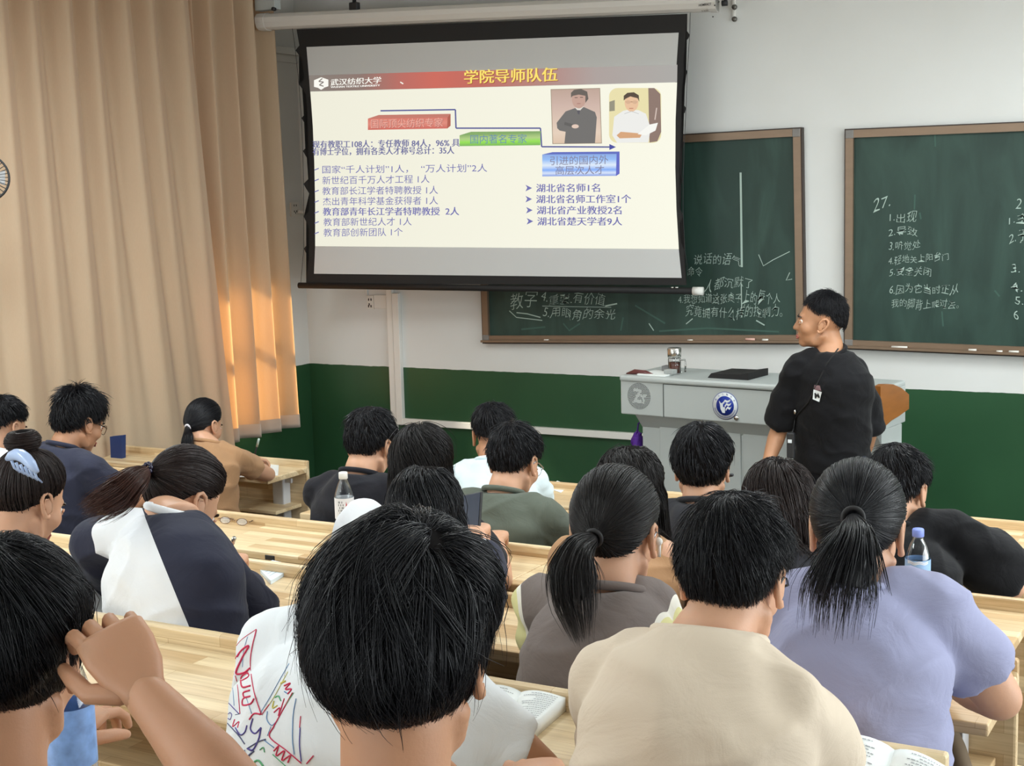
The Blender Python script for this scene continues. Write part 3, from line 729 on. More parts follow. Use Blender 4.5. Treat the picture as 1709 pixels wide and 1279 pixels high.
# ------------------------------------------------------------------ curtains
def fabric(name, fn, nu, nv, label, thick=.004):
    U, V = np.meshgrid(np.linspace(0, 1, nu), np.linspace(0, 1, nv))
    P = fn(U.ravel(), V.ravel())
    f = [(j * nu + i, j * nu + i + 1, (j + 1) * nu + i + 1, (j + 1) * nu + i) for j in range(nv - 1) for i in range(nu - 1)]
    o = raw_mesh(name, P, f, M_curtain); o.data.polygons.foreach_set('use_smooth', [True] * len(f))
    tag(o, label, 'curtain', 'window curtains'); return o
def curtains():
    # straight pleated panel nearest the corner
    def right(U, V):
        yt = 6.30 + U * .985; yb = 6.30 + U * 1.02
        y = yt * (1 - V) + yb * V
        ph = 2 * np.pi * (U * 5.2 + .12 * np.sin(3 * U)) + .25 * np.sin(2.2 * V)
        x = -5.83 + (.05 + .02 * V) * (np.sin(ph) + .28 * np.sin(2 * ph + .6)) + .010 * np.sin(2.6 * ph + V) + .02 * V
        y = y + .022 * np.cos(ph) * (.6 + .5 * V)
        z = 3.66 - V * (3.66 - .845) + .008 * np.sin(ph)
        return np.stack([x, y, z], 1)
    a = fabric('curtain', right, 200, 50, 'straight pleated beige curtain glowing orange next to the corner')
    M_hem = mat('curtain_hem', srgb(196, 184, 172), .9)
    def hem(fn, parent, nu, v0):
        U, V = np.meshgrid(np.linspace(0, 1, nu), np.linspace(v0, 1.003, 4)); P = fn(U.ravel(), V.ravel()); Q = P.copy(); P[:, 0] += .005; Q[:, 0] -= .005; n = len(P)
        f = [(j * nu + i, j * nu + i + 1, (j + 1) * nu + i + 1, (j + 1) * nu + i) for j in range(3) for i in range(nu - 1)]
        f = f + [tuple(n + k for k in reversed(w)) for w in f] + [(3 * nu + i, 3 * nu + i + 1, n + 3 * nu + i + 1, n + 3 * nu + i) for i in range(nu - 1)]
        o = raw_mesh('hem', np.concatenate([P, Q]), f, M_hem, parent); o.data.polygons.foreach_set('use_smooth', [True] * len(f))
    hem(right, a, 200, .972)
    # wide panel drawn out into the hall, fan-shaped folds
    def left(U, V):
        e = V ** 1.25
        yt = 3.6 + U * 2.86; yb = 3.3 + U * 3.13
        y = yt * (1 - e) + yb * e
        out = .28 * e * (0.75 + .25 * U)
        ph = 2 * np.pi * (U * 12.5 + .15 * np.sin(9 * U))
        amp = .052 * (1 - .80 * np.clip(e * 1.05, 0, 1))
        x = -5.76 + out + amp * (np.sin(ph) + .3 * np.sin(2 * ph + .5)) + .028 * e * np.sin(2 * np.pi * (U * 3.6 + .3)) + .015 * np.sin(2 * np.pi * (U * 6.3 + .2 * V))
        x = x + .05 * e * np.exp(-((U - .985) / .03) ** 2) * -1
        z = 3.66 - V * (3.66 - .80)
        return np.stack([x, y, z], 1)
    b = fabric('curtain', left, 300, 60, 'wide beige curtain pulled out into the hall in fanning folds')
    hem(left, b, 300, .975)
    # hooks, rings and rod at the top
    t = thing('curtain_rod', 'steel curtain rod with clear rings near the ceiling above the window', 'curtain rod', (-5.83, 5.3, 3.68))
    MB().tube([(-5.83, 3.2, 3.70), (-5.83, 7.55, 3.70)], .014, 12).build('rod', M_chrome, t)
    for i, y in enumerate(np.linspace(3.7, 7.25, 22)):
        an = np.linspace(0, 2 * np.pi, 14, endpoint=False)
        MB().tube(np.stack([-5.83 + .024 * np.cos(an), np.full(14, y), 3.688 + .028 * np.sin(an)], 1), .003, 6, closed=True).build('ring', M_trunk, t)
    MB().box((-6.0, 7.4, 3.66), (-5.80, 7.44, 3.74), .004).build('bracket', M_lect, t)
    MB().box((-6.0, 3.3, 3.66), (-5.80, 3.34, 3.74), .004).build('bracket', M_lect, t)
curtains()

def fan():
    c = onx(-26, 297, -5.2)
    t = thing('wall_fan', 'black wire wall fan in front of the wide curtain', 'fan', c)
    v = CAM - c; v[2] = 0; v /= np.linalg.norm(v); s = np.array([-v[1], v[0], 0]); up = np.array([0, 0, 1.0]); R = .105
    m = MB(); an = np.linspace(0, 2 * np.pi, 40, endpoint=False)
    ring = lambda r, d: c + v * d + r * (np.cos(an)[:, None] * s + np.sin(an)[:, None] * up)
    m.tube(ring(R, 0), .005, 8, closed=True); m.tube(ring(R * .98, .05), .004, 8, closed=True); m.tube(ring(R * .5, .07), .002, 6, closed=True)
    for k in range(36):
        a = 2 * np.pi * k / 36; d = math.cos(a) * s + math.sin(a) * up
        m.tube([c + v * .075 + d * .02, c + v * .06 + d * R * .6, c + v * .04 + d * R, c + d * R, c - v * .03 + d * R * .7, c - v * .04 + d * .03], .0013, 5)
    m.build('cage', M_dark, t)
    m = MB()
    for k in range(3):
        a = 2 * np.pi * k / 3; d = math.cos(a) * s + math.sin(a) * up; e = -math.sin(a) * s + math.cos(a) * up
        m.prism([c + d * .02 - e * .012, c + d * .085 - e * .035 + v * .01, c + d * .09 + e * .03 - v * .01, c + d * .03 + e * .02], v * .003)
    m.build('blade', mat('fan_blade', srgb(150, 150, 150), .4), t, True)
    MB().lathe(c - v * .09, [(.02, 0), (.035, .02), (.035, .06), (.02, .09)], v, 16).build('motor', M_dark, t)
    MB().tube([c - v * .07, c - v * .07 - up * .16, np.array([XL, c[1] - .05, c[2] - .2])], .012, 10).build('wall_arm', M_dark, t)
fan()

# ------------------------------------------------------------------ lectern
LA = math.radians(-7.0)
LD = np.array([math.cos(LA), math.sin(LA), 0.0]); LN = np.array([LD[1], -LD[0], 0.0]); LP = np.array([-3.065, 6.55, 0.0])
def lp(px, py, off=0.0): return onp(px, py, LP + LN * off, LN)
def lcoord(p): d = np.asarray(p) - LP; return np.dot(d, LD), np.dot(d, LN), p[2]
def lfr(v):  # lectern frame (along, out, up) -> world
    return LP + v[:, :1] * LD + v[:, 1:2] * LN + v[:, 2:3] * np.array([0, 0, 1.0])
def lectern():
    zt = lp(1036, 626)[2]; zb = lp(1037, 691)[2]; R = lcoord(lp(1458, 650))[0]; Lc = lcoord(lp(1072, 705, -.09))[0]; Rc = lcoord(lp(1472, 720, -.09))[0]
    t = thing('lectern', 'grey steel lectern with blue round emblem in front of the teacher', 'lectern', LP + LD * .6 + (0, 0, .14))
    m = MB(); m.box((0, -.40, zb), (R, 0, zt - .022), .006, fr=lfr).box((0.0, -.40, zt - .03), (R, .012, zt), .01, fr=lfr).build('console', M_lect, t)
    m = MB(); z1 = lp(1110, 706, -.09)[2]
    m.prism(lfr(np.array([(Lc, -.02, zb), (Rc, -.02, zb), (Rc, -.09, z1 - .03), (Lc, -.09, z1 - .03)])), (0, 0, .001)); 
    m.box((Lc, -.34, .14), (Rc, -.09, zb + .002), .004, fr=lfr).build('cabinet', M_lect, t)
    # front panel line work (thin recessed seams)
    def seam(pts, off, name, parent=t, w=.0045):
        m = MB()
        P = [lcoord(lp(*q, off)) for q in pts]
        for a, b in zip(P[:-1], P[1:]):
            lo = np.minimum(a, b) - w / 2; hi = np.maximum(a, b) + w / 2
            m.box((lo[0], off - .001, lo[2]), (hi[0], off + .0012, hi[2]), fr=lfr)
        m.build(name, M_lectd, parent)
    c0 = lcoord(lp(1107, 641)); zl = c0[2] ; xl = c0[0]
    m = MB(); w = .0025
    m.box((xl - w, -.001, zb), (xl + w, .0012, zl), fr=lfr).box((xl, -.001, zl - w), (R - .02, .0012, zl + w), fr=lfr); m.build('panel_seam', M_lectd, t)
    for xa, xb in ((lcoord(lp(1102, 730, -.09))[0], lcoord(lp(1239, 740, -.09))[0] - .006), (lcoord(lp(1239, 740, -.09))[0] + .006, Rc - .05)):
        d = MB().box((xa, -.10, .2), (xb, -.082, lp(1110, 709, -.08)[2]), .004, fr=lfr).build('cabinet_door', M_lect, t)
    # perforated speaker roundel with two letters
    c = lcoord(lp(1066.5, 661.5)); rad = .066
    m = MB()
    for k in range(12):
        rr_ = rad * (1 - k * .083); n = int(2 * np.pi * rr_ / .0078)
        for i in range(n):
            a = 2 * np.pi * i / max(n, 1); x, z = rr_ * math.cos(a), rr_ * math.sin(a)
            inZ = (abs(x + .010) < .022 and (abs(z - .030) < .008 or abs(z + .026) < .008)) or abs((x + .010) - z * .62) < .009 and abs(z) < .034
            inT = (abs(z - .002) < .006 and abs(x - .026) < .018) or (abs(x - .026) < .006 and -.036 < z < .004)
            if inZ or inT or n < 3: continue
            m.lathe(lfr(np.array([[c[0] + x, -.0005, c[2] + z]]))[0], [(.0022, 0), (.0022, .0018)], LN, 6)
    m.build('speaker_holes', mat('perforation', srgb(62, 66, 66), .7), t)
    # round emblem
    c = lcoord(lp(1210.5, 677.5)); q = lambda x, z, o: lfr(np.array([[c[0] + x, o, c[2] + z]]))[0]
    rO = .069
    em = MB(); em.lathe(q(0, 0, .0), [(rO, 0), (rO, .0022)], LN, 48); em.m = [0] * len(em.f)
    e = em.build('emblem', M_blue, t)
    MB().lathe(q(0, 0, .0), [(rO * .965, 0), (rO * .965, .0027)], LN, 48).build('emblem_ring', M_ewhite, e)
    MB().lathe(q(0, 0, .0), [(rO * .70, 0), (rO * .70, .0032)], LN, 48).build('emblem_disc', M_blue, e)
    m = MB(); s_ = rO / 25.0
    def ep(pts, o=.0033): m.prism([q(x * s_, y * s_, o) for x, y in pts], LN * .0006)
    ep([(-12, 9), (-8, 4), (-4, 6), (-4, -2), (0, -3), (0, -13), (-5, -13), (-9, -6), (-10, 2)])
    for k, (x0, y0) in enumerate(((-4, 6), (-1, 0), (1, -6))):
        ep([(x0, y0), (x0 + 4, y0 + 5), (x0 + 9, y0 + 3.5), (x0 + 15 - k * 1.5, y0 + 6), (x0 + 13 - k * 1.5, y0 + 2), (x0 + 8, y0 - .5), (x0 + 4, y0 + 1.5), (x0 + 1, y0 - 3)])
    m.build('emblem_mark', M_ewhite, e)
    m = MB()
    for i, ch in enumerate("武汉工程大学"):
        a = math.radians(150 - i * 24); v, f = text_mesh(ch, 0.0); v = v * .0105; v = v - (v.max(0) + v.min(0)) / 2; th = a - math.pi / 2
        V = np.array([q(rO * .83 * math.cos(a) + p[0] * math.cos(th) - p[1] * math.sin(th), rO * .83 * math.sin(a) + p[0] * math.sin(th) + p[1] * math.cos(th), .0031) for p in v]); m.add(V, f, 0, False)
    n = 30
    for i in range(n):
        a = math.radians(195 + i * 150 / n); 
        m.prism([q(rO * r_ * math.cos(a + d), rO * r_ * math.sin(a + d), .0031) for r_, d in ((.80, -.02), (.80, .02), (.86, .02), (.86, -.02))], LN * .0004)
    m.build('emblem_lettering', M_blue, e)
    m = MB(); c2 = lcoord(lp(1229.5, 698)); m.lathe(lfr(np.array([[c2[0], 0, c2[2]]]))[0], [(.013, 0), (.013, .006), (.010, .010)], LN, 16); m.build('lock', M_chrome, t)
    # varnished side wing
    RP = LP + LD * (R + .004)
    sd = lambda px, py: onp(px, py, RP, LD)
    pts = [(1459, 645), (1466, 641), (1480, 641), (1494, 647), (1507, 658), (1507, 682), (1490, 694), (1478, 701), (1466, 712), (1459, 716)]
    m = MB(); m.prism([sd(*p) for p in pts], LD * .03); m.build('side_wing', M_lwood, t, True)
    m = MB(); m.prism([lp(*p, .004) for p in ((1451, 644), (1460, 644), (1460, 712), (1451, 716))], LN * .012); m.build('wing_bracket', M_lect, t, True)
    # padded wooden rail at the left of the top
    A = lp(1046, 624.5, -.05); B = lp(1092, 627, -.05)
    m = MB(); pts = [A, A + (B - A) * .3 + (0, 0, .014), A + (B - A) * .7 + (0, 0, .012), B]
    m.tube(pts, [.006, .014, .012, .006], 10); m.build('hand_rail', mat('red_brown_rail', srgb(98, 50, 48), .3), t)
    return zt
LZ = lectern()

def lectern_things():
    # tea mug
    y = -.16
    b = lp(1126, 632, y); b[2] = LZ
    sc = .0027 * 1.0
    t = thing('tea_mug', 'glass tea mug with steel lid standing on the lectern', 'mug', b)
    MB().lathe(b, [(.030, 0.001), (.033, .004), (.033, .078), (.024, .086), (.024, .09), (.022, .09), (.022, .085), (.030, .076), (.030, .006)], seg=28, cap=False).build('glass_body', M_glass, t)
    MB().lathe(b, [(.029, .007), (.029, .06)], seg=24).build('tea', M_tea, t)
    MB().lathe(b, [(.026, .078), (.034, .085), (.036, .10), (.036, .128), (.033, .133), (.02, .134)], seg=28).build('lid', M_chrome, t)
    h = b + LD * .03
    MB().tube([h + (0, 0, .072), h + LD * .03 + (0, 0, .074), h + LD * .034 + (0, 0, .05), h + LD * .032 + (0, 0, .012)], .0045, 10).build('handle', M_glass, t)
    # papers and eraser
    p = lp(1105, 629, -.10); m = MB(); c = lcoord(p)
    m.box((c[0] - .10, -.2, LZ + .001), (c[0] + .06, -.02, LZ + .008), fr=lfr); tag(m.build('paper_stack', M_paper), 'thin stack of white papers on the lectern before the mug', 'papers')
    c = lcoord(lp(1104, 624, -.12)); o = MB().box((c[0] - .03, -.22, LZ + .0085), (c[0] + .03, -.17, LZ + .035), .004, fr=lfr).build('board_eraser', mat('felt_grey', srgb(130, 130, 130), .9)); tag(o, 'small grey board eraser on the papers beside the mug', 'eraser')
    c = lcoord(lp(1121, 626, -.10)); o = MB().box((c[0] - .03, -.12, LZ + .0085), (c[0] + .022, -.07, LZ + .03), .004, fr=lfr).build('chalk_box', mat('box_grey', srgb(160, 164, 162), .8)); tag(o, 'little grey box in front of the tea mug', 'box')
    a = lcoord(lp(1200, 634, -.2))[0]; b2 = lcoord(lp(1267, 634, -.2))[0]
    m = MB(); P = [(a, -.30, LZ + .001), (b2, -.30, LZ + .001), (b2, -.30, LZ + .036), (b2 - .06, -.30, LZ + .026), (a + .02, -.30, LZ + .024)]
    m.prism(lfr(np.array(P)), LN * .22); tag(m.build('folder', M_black, None, True), 'black folder lying on top of the lectern behind the emblem', 'folder')
    c = lp(1066, 738, -.12)
    m = MB(); rng = np.random.default_rng(4)
    m.sphere(c + (-.008, 0, 0), (.028, .03, .055), seg=20, rings=14); v = m.v[0]; v += rng.normal(size=v.shape) * .004
    m.tube([c + (-.008, 0, .045), c + (.0, 0, .1), c + (.03, -.02, .11)], .004, 6)
    tag(m.build('purple_bag', M_purple), 'crumpled purple bag hanging at the side of the lectern', 'bag')
lectern_things()

# ------------------------------------------------------------------ stepped rows of fixed desks
ROWS = {'A': (5.55, 1.03, .21), 'A1': (4.70, 1.118, .30), 'B': (3.85, 1.212, .40), 'B2': (3.0, 1.326, .505), 'C': (2.15, 1.441, .62), 'D': (1.30, 1.56, .74)}
DEPTH = .325
def desk(row, x0, x1, label, legs):
    yl, zl, fl = ROWS[row]; zt = zl - .034
    t = thing('lecture_desk', label, 'desk', ((x0 + x1) / 2, yl - .15, fl), 'rows of wooden lecture desks')
    L = x1 - x0; n = max(1, round(L / 1.15)); W = L / n
    for i in range(n):
        a, b = x0 + i * W, x0 + (i + 1) * W
        MB().box((a + .0012, yl - DEPTH, zt - .026), (b - .0012, yl - .024, zt), .004).build('desktop', M_wood, t)
    MB().box((x0, yl - .024, zl - .46), (x1, yl, zl), .006).build('front_panel', M_woodedge if False else M_wood, t)
    MB().box((x0 + .04, yl - .23, zt - .20), (x1 - .04, yl - .026, zt - .182), .003).build('book_shelf', M_wood, t)
    for lx in legs:
        g = MB().box((lx - .035, yl - .085, fl), (lx + .035, yl - .026, zt - .027), .006).build('leg', M_steel, t)
        MB().box((lx + .03, yl - .07, zt - .075), (lx + .075, yl - .055, zt - .05), .004).build('bracket_lug', M_steel, g)
    for i in range(n):
        xx = x0 + (i + .38) * W; MB().box((xx - .02, yl - DEPTH - .002, zt - .024), (xx + .02, yl - DEPTH + .01, zt - .008), .002).build('edge_slot', M_dark, t)
    return t
def bench(row, x0, x1, label, legs):
    yl, zl, fl = ROWS[row]; y0 = yl - .83; zs = fl + .43
    t = thing('bench', label, 'bench', ((x0 + x1) / 2, y0 + .16, fl), 'wooden benches of the lecture rows')
    MB().box((x0, y0, zs - .03), (x1, y0 + .33, zs), .006).build('seat', M_wood, t)
    for lx in legs: MB().box((lx - .03, y0 + .03, fl), (lx + .03, y0 + .12, zs - .03), .005).build('leg', M_steel, t)
XL0, XL1, XC0, XC1 = -5.75, -4.31, -3.46, -.60
lg = [XC0 + .15, -2.5, -1.55, XC1 - .13]
for row, dl, bl_ in (('A', 'front wooden desk carrying a loose white sheet beside the olive sleeve', 'wooden bench under the person in pale aqua'),
                ('A1', 'wooden desk where the olive, charcoal and black T-shirts write', 'wooden bench under the olive, charcoal and black T-shirts'),
                ('B', 'wooden desk with eyeglasses and a white capped bottle on it', 'wooden bench behind the desk that carries the eyeglasses'),
                ('B2', 'wooden desk with a pink pen and blue edged notebook on it', 'wooden bench under the lilac top and the dark shoulder bag'),
                ('C', 'wooden desk with an open notebook and an open printed book on it', 'wooden bench under the beige and the felt-pen T-shirts'),
                ('D', 'wooden desk with the blue labelled bottle below the raised hand', 'wooden bench under the two large heads next to the raised hand')):
    x1 = {'B2': -.495, 'C': -.455}.get(row, XC1)
    desk(row, XC0, x1, dl, [XC0 + .15, -2.5, -1.55, x1 - .13])
    bench(row, XC0 + .02, x1 - .04, bl_, [XC0 + .2, -2.1, x1 - .2])
desk('A', XL0, XL1, 'open ended wooden desk beside the curtain where the tan T-shirt writes', [XL0 + .15, XL1 - .14])
bench('A', XL0, XL1 - .04, 'wooden bench under the person in the tan T-shirt', [XL0 + .2, XL1 - .25])
desk('A1', XL0, XL1, 'wooden desk where the navy T-shirt with glasses sits', [XL0 + .15, XL1 - .14])
bench('A1', XL0, XL1 - .04, 'wooden bench under the person in the navy T-shirt', [XL0 + .2, XL1 - .25])
def dtop(row): return ROWS[row][1] - .034

# ------------------------------------------------------------------ people
def hairmat(name, c, rough=0.42):
    m, nt, b = _new(name)
    at = N(nt, 'ShaderNodeNewGeometry'); nz = N(nt, 'ShaderNodeTexNoise'); nz.inputs['Scale'].default_value = 90; nz.inputs['Detail'].default_value = 2
    nt.links.new(at.outputs['Position'], nz.inputs['Vector'])
    mx = N(nt, 'ShaderNodeMix', data_type='RGBA'); mx.inputs[6].default_value = tuple(x * .45 for x in c[:3]) + (1,); mx.inputs[7].default_value = tuple(x * 1.6 for x in c[:3]) + (1,)
    nt.links.new(nz.outputs['Fac'], mx.inputs[0]); nt.links.new(mx.outputs[2], b.inputs['Base Color'])
    b.inputs['Roughness'].default_value = rough; b.inputs['Specular IOR Level'].default_value = 0.32
    return m
H_black = hairmat('black_hair', (0.0075, 0.0075, 0.010), .36)
H_soft = hairmat('soft_black_hair', (0.010, 0.008, 0.008))
H_brown = hairmat('dark_brown_hair', (0.018, 0.010, 0.009))
H_red = hairmat('red_brown_hair', (0.050, 0.018, 0.012))
H_cap = mat('hair_undercoat', (0.007, 0.006, 0.006), 0.95, spec=0.05)
def skinmat(name, c):
    m = mat(name, c, 0.5, var=0.06, vscale=25, bump=0.05, bscale=300)
    b = m.node_tree.nodes['Principled BSDF']
    b.inputs['Subsurface Weight'].default_value = 0.12; b.inputs['Subsurface Radius'].default_value = (0.012, 0.005, 0.003); b.inputs['Subsurface Scale'].default_value = 1.0
    return m
S_light = skinmat('light_skin', srgb(206, 158, 128)); S_mid = skinmat('tan_skin', srgb(186, 136, 104)); S_teach = skinmat('warm_skin', srgb(184, 134, 100))
M_lip = mat('lips', srgb(176, 104, 92), 0.45); M_eyew = mat('eye_white', srgb(228, 224, 218), 0.3); M_eyed = mat('eye_dark', srgb(24, 18, 16), 0.2)
def clothmat(name, c, rough=0.88, rib=False):
    m, nt, b = _new(name)
    g = N(nt, 'ShaderNodeNewGeometry')
    b.inputs['Base Color'].default_value = c; b.inputs['Roughness'].default_value = rough; b.inputs['Specular IOR Level'].default_value = 0.2; b.inputs['Sheen Weight'].default_value = 0.08
    n1 = N(nt, 'ShaderNodeTexNoise'); n1.inputs['Scale'].default_value = 9; n1.inputs['Detail'].default_value = 4; n1.inputs['Distortion'].default_value = 1.2
    n2 = N(nt, 'ShaderNodeTexNoise'); n2.inputs['Scale'].default_value = 600; n2.inputs['Detail'].default_value = 1
    nt.links.new(g.outputs['Position'], n1.inputs['Vector']); nt.links.new(g.outputs['Position'], n2.inputs['Vector'])
    b1 = N(nt, 'ShaderNodeBump'); b1.inputs['Strength'].default_value = 0.35; b1.inputs['Distance'].default_value = 0.02
    b2 = N(nt, 'ShaderNodeBump'); b2.inputs['Strength'].default_value = 0.10; b2.inputs['Distance'].default_value = 0.003
    nt.links.new(n1.outputs['Fac'], b1.inputs['Height']); nt.links.new(n2.outputs['Fac'], b2.inputs['Height'])
    nt.links.new(b1.outputs[0], b2.inputs['Normal']); nt.links.new(b2.outputs[0], b.inputs['Normal'])
    return m
def banded(name, stops, rough=0.88):
    """cloth whose colour panels follow the garment's own 'panel' coordinate"""
    m = clothmat(name, (1, 1, 1, 1), rough); nt = m.node_tree; b = nt.nodes['Principled BSDF']
    at = N(nt, 'ShaderNodeAttribute'); at.attribute_name = 'panel'
    cr = N(nt, 'ShaderNodeValToRGB'); cr.color_ramp.interpolation = 'CONSTANT'
    el = cr.color_ramp.elements
    while len(el) < len(stops): el.new(0.5)
    for e, (p, c) in zip(el, stops): e.position = p; e.color = c
    nt.links.new(at.outputs['Fac'], cr.inputs[0]); nt.links.new(cr.outputs[0], b.inputs['Base Color'])
    return m
C_navy = srgb(44, 46, 62); C_white = srgb(226, 228, 232)
K = {'white': clothmat('white_cotton', srgb(226, 230, 234)), 'navy': clothmat('navy_cotton', srgb(48, 50, 66)), 'tan': clothmat('tan_cotton', srgb(176, 136, 100)),
     'black': clothmat('black_cotton', srgb(30, 30, 36)), 'jet': clothmat('jet_black_cotton', srgb(17, 17, 20)), 'olive': clothmat('olive_cotton', srgb(92, 98, 88)), 'aqua': clothmat('pale_aqua_cotton', srgb(214, 230, 236)),
     'beige': clothmat('beige_cotton', srgb(214, 198, 178)), 'lilac': clothmat('lilac_knit', srgb(156, 158, 188)), 'blackg': clothmat('charcoal_cotton', srgb(46, 46, 50)), 'trousers': clothmat('dark_trousers', srgb(40, 42, 50)),
     'raglan': banded('raglan_white_navy', [(0, C_white), (.5, C_navy)]),
     'vest': banded('taupe_vest_white_sleeve', [(0, srgb(122, 112, 108)), (.50, srgb(236, 232, 220)), (.515, srgb(226, 220, 160)), (.60, srgb(240, 236, 226)), (.625, srgb(92, 82, 96)), (.655, srgb(232, 230, 232))]),
     'skin': None}

def nrm(v): v = np.asarray(v, float); return v / (np.linalg.norm(v) + 1e-12)
def rotm(yaw, pitch=0, roll=0):
    """columns right, forward, up; yaw>0 turns left (ccw from above), pitch>0 bows down, roll>0 tilts to the right"""
    y, p, r = map(math.radians, (yaw, pitch, roll))
    Rz = np.array([[math.cos(y), -math.sin(y), 0], [math.sin(y), math.cos(y), 0], [0, 0, 1]])
    Rx = np.array([[1, 0, 0], [0, math.cos(p), math.sin(p)], [0, -math.sin(p), math.cos(p)]])
    Ry = np.array([[math.cos(r), 0, math.sin(r)], [0, 1, 0], [-math.sin(r), 0, math.cos(r)]])
    return Rz @ Rx @ Ry

class Shell(MB):
    def loft(s, secs, seg=24, e=2.0):
        """secs: (centre, u half-axis vector, v half-axis vector); rounded caps"""
        a = np.linspace(0, 2 * np.pi, seg, endpoint=False); c, q = np.cos(a), np.sin(a)
        c = np.sign(c) * np.abs(c) ** (2 / e); q = np.sign(q) * np.abs(q) ** (2 / e)
        V = [np.asarray(C) + c[:, None] * np.asarray(U) + q[:, None] * np.asarray(W) for C, U, W in secs]; n = len(V); f = []
        for i in range(n - 1):
            for k in range(seg):
                l = (k + 1) % seg; f.append((i * seg + k, i * seg + l, (i + 1) * seg + l, (i + 1) * seg + k))
        f.append(tuple(range(seg - 1, -1, -1))); f.append(tuple((n - 1) * seg + k for k in range(seg)))
        V = np.concatenate(V)
        # orient outwards
        ax = np.asarray(secs[-1][0]) - np.asarray(secs[0][0])
        if np.dot(np.cross(secs[0][1], secs[0][2]), ax) < 0: f = [q_[::-1] for q_ in f]
        return s.add(V, f)
    def limb(s, pts, rad, seg=16, flat=None):
        """round-ended tapering limb"""
        pts = [np.asarray(p, float) for p in pts]; T0 = nrm(pts[1] - pts[0]); T1 = nrm(pts[-1] - pts[-2])
        P = [pts[0] - T0 * rad[0] * .92, pts[0] - T0 * rad[0] * .6] + pts + [pts[-1] + T1 * rad[-1] * .6, pts[-1] + T1 * rad[-1] * .92]
        R = [rad[0] * .36, rad[0] * .8] + list(rad) + [rad[-1] * .8, rad[-1] * .36]
        return s.tube(P, R, seg)

def remesh(sh, voxel, smooth=4, fac=.5):
    me = bpy.data.meshes.new('tmp'); me.from_pydata(np.concatenate(sh.v).tolist(), [], sh.f)
    bm = bmesh.new(); bm.from_mesh(me); bmesh.ops.recalc_face_normals(bm, faces=bm.faces); bm.to_mesh(me); bm.free()
    o = bpy.data.objects.new('tmp', me); COL.objects.link(o)
    r = o.modifiers.new('r', 'REMESH'); r.mode = 'VOXEL'; r.voxel_size = voxel
    if smooth: q = o.modifiers.new('s', 'SMOOTH'); q.iterations = smooth; q.factor = fac
    dg = bpy.context.evaluated_depsgraph_get(); m2 = bpy.data.meshes.new_from_object(o.evaluated_get(dg))
    v = np.empty(len(m2.vertices) * 3); m2.vertices.foreach_get('co', v); v = v.reshape(-1, 3)
    nl = np.empty(len(m2.loops), int); m2.loops.foreach_get('vertex_index', nl)
    n = np.empty(len(m2.vertices) * 3); m2.vertices.foreach_get('normal', n)
    f = nl.reshape(-1, 4) if len(nl) == 4 * len(m2.polygons) else [tuple(p.vertices) for p in m2.polygons]
    bpy.data.objects.remove(o); bpy.data.meshes.remove(me); bpy.data.meshes.remove(m2)
    return v, np.asarray(f), n.reshape(-1, 3)

def quick_mesh(name, v, quads, mats, parent, extra=None):
    """fast quad mesh from arrays (world coordinates)"""
    me = bpy.data.meshes.new(name); v = np.asarray(v, np.float32) - origin(parent).astype(np.float32); q = np.asarray(quads, np.int32)
    me.vertices.add(len(v)); me.vertices.foreach_set('co', v.ravel())
    me.loops.add(q.size); me.loops.foreach_set('vertex_index', q.ravel())
    me.polygons.add(len(q)); me.polygons.foreach_set('loop_start', np.arange(0, q.size, 4, dtype=np.int32))
    me.polygons.foreach_set('use_smooth', np.ones(len(q), bool))
    for m in (mats if isinstance(mats, (list, tuple)) else [mats]): me.materials.append(m)
    me.update(calc_edges=True); me.validate()
    o = bpy.data.objects.new(name, me); COL.objects.link(o)
    if parent is not None: o.parent = parent; ORG[o.name] = origin(parent)
    return o

# ---- hands
def hand(sh, W, d, n, thumb, s=1.0, curl=0.5, spread=.1, thumb_open=.6, finger_curl=None):
    """W wrist, d along the palm, n out of the palm side, thumb = side the thumb is on; fingers curl towards n"""
    d = nrm(d); n = nrm(n - d * np.dot(n, d)); t = nrm(np.asarray(thumb) - d * np.dot(thumb, d) - n * np.dot(thumb, n))
    L = .085 * s
    sh.loft([(W - d * .012 * s, t * .022 * s, n * .017 * s), (W + d * .008 * s, t * .026 * s, n * .018 * s), (W + d * .03 * s, t * .036 * s, n * .017 * s), (W + d * .06 * s, t * .041 * s, n * .015 * s), (W + d * L, t * .040 * s, n * .012 * s), (W + d * (L + .006 * s), t * .034 * s, n * .007 * s)], 18, 2.4)
    lens = (.070, .078, .072, .056); rr = (.0088, .0092, .0086, .0076)
    for k in range(4):
        off = (.029 - .0195 * k) * s; b = W + d * (L - (.004 + .004 * (k == 3)) * s) + t * off
        c = (finger_curl[k] if finger_curl else curl + .06 * k); a = .25 * c; p = [b - d * .015 * s, b]; tt = nrm(d + t * spread * (1.2 - .8 * k)); q = b
        for j, fr in enumerate((.45, .31, .24)):
            a += c * (.75 if j == 0 else .95) if j else 0.45 * c
            dirv = tt * math.cos(a) + n * math.sin(a); q = q + dirv * lens[k] * fr * s; p.append(q)
        r = rr[k] * s; sh.limb(p, [r * 1.06, r * 1.06, r, r * .95, r * .82], 10)
    b = W + d * .018 * s + t * .022 * s + n * .006 * s
    e1 = b + nrm(t * .75 + d * .55 + n * .35 * (1 - thumb_open)) * .036 * s
    e2 = e1 + nrm(t * .45 * thumb_open + d * .85 + n * .35) * .030 * s
    e3 = e2 + nrm(t * .15 * thumb_open + d * .85 + n * .5) * .024 * s
    sh.limb([b, e1, e2, e3], [.014 * s, .0115 * s, .0105 * s, .008 * s], 10)

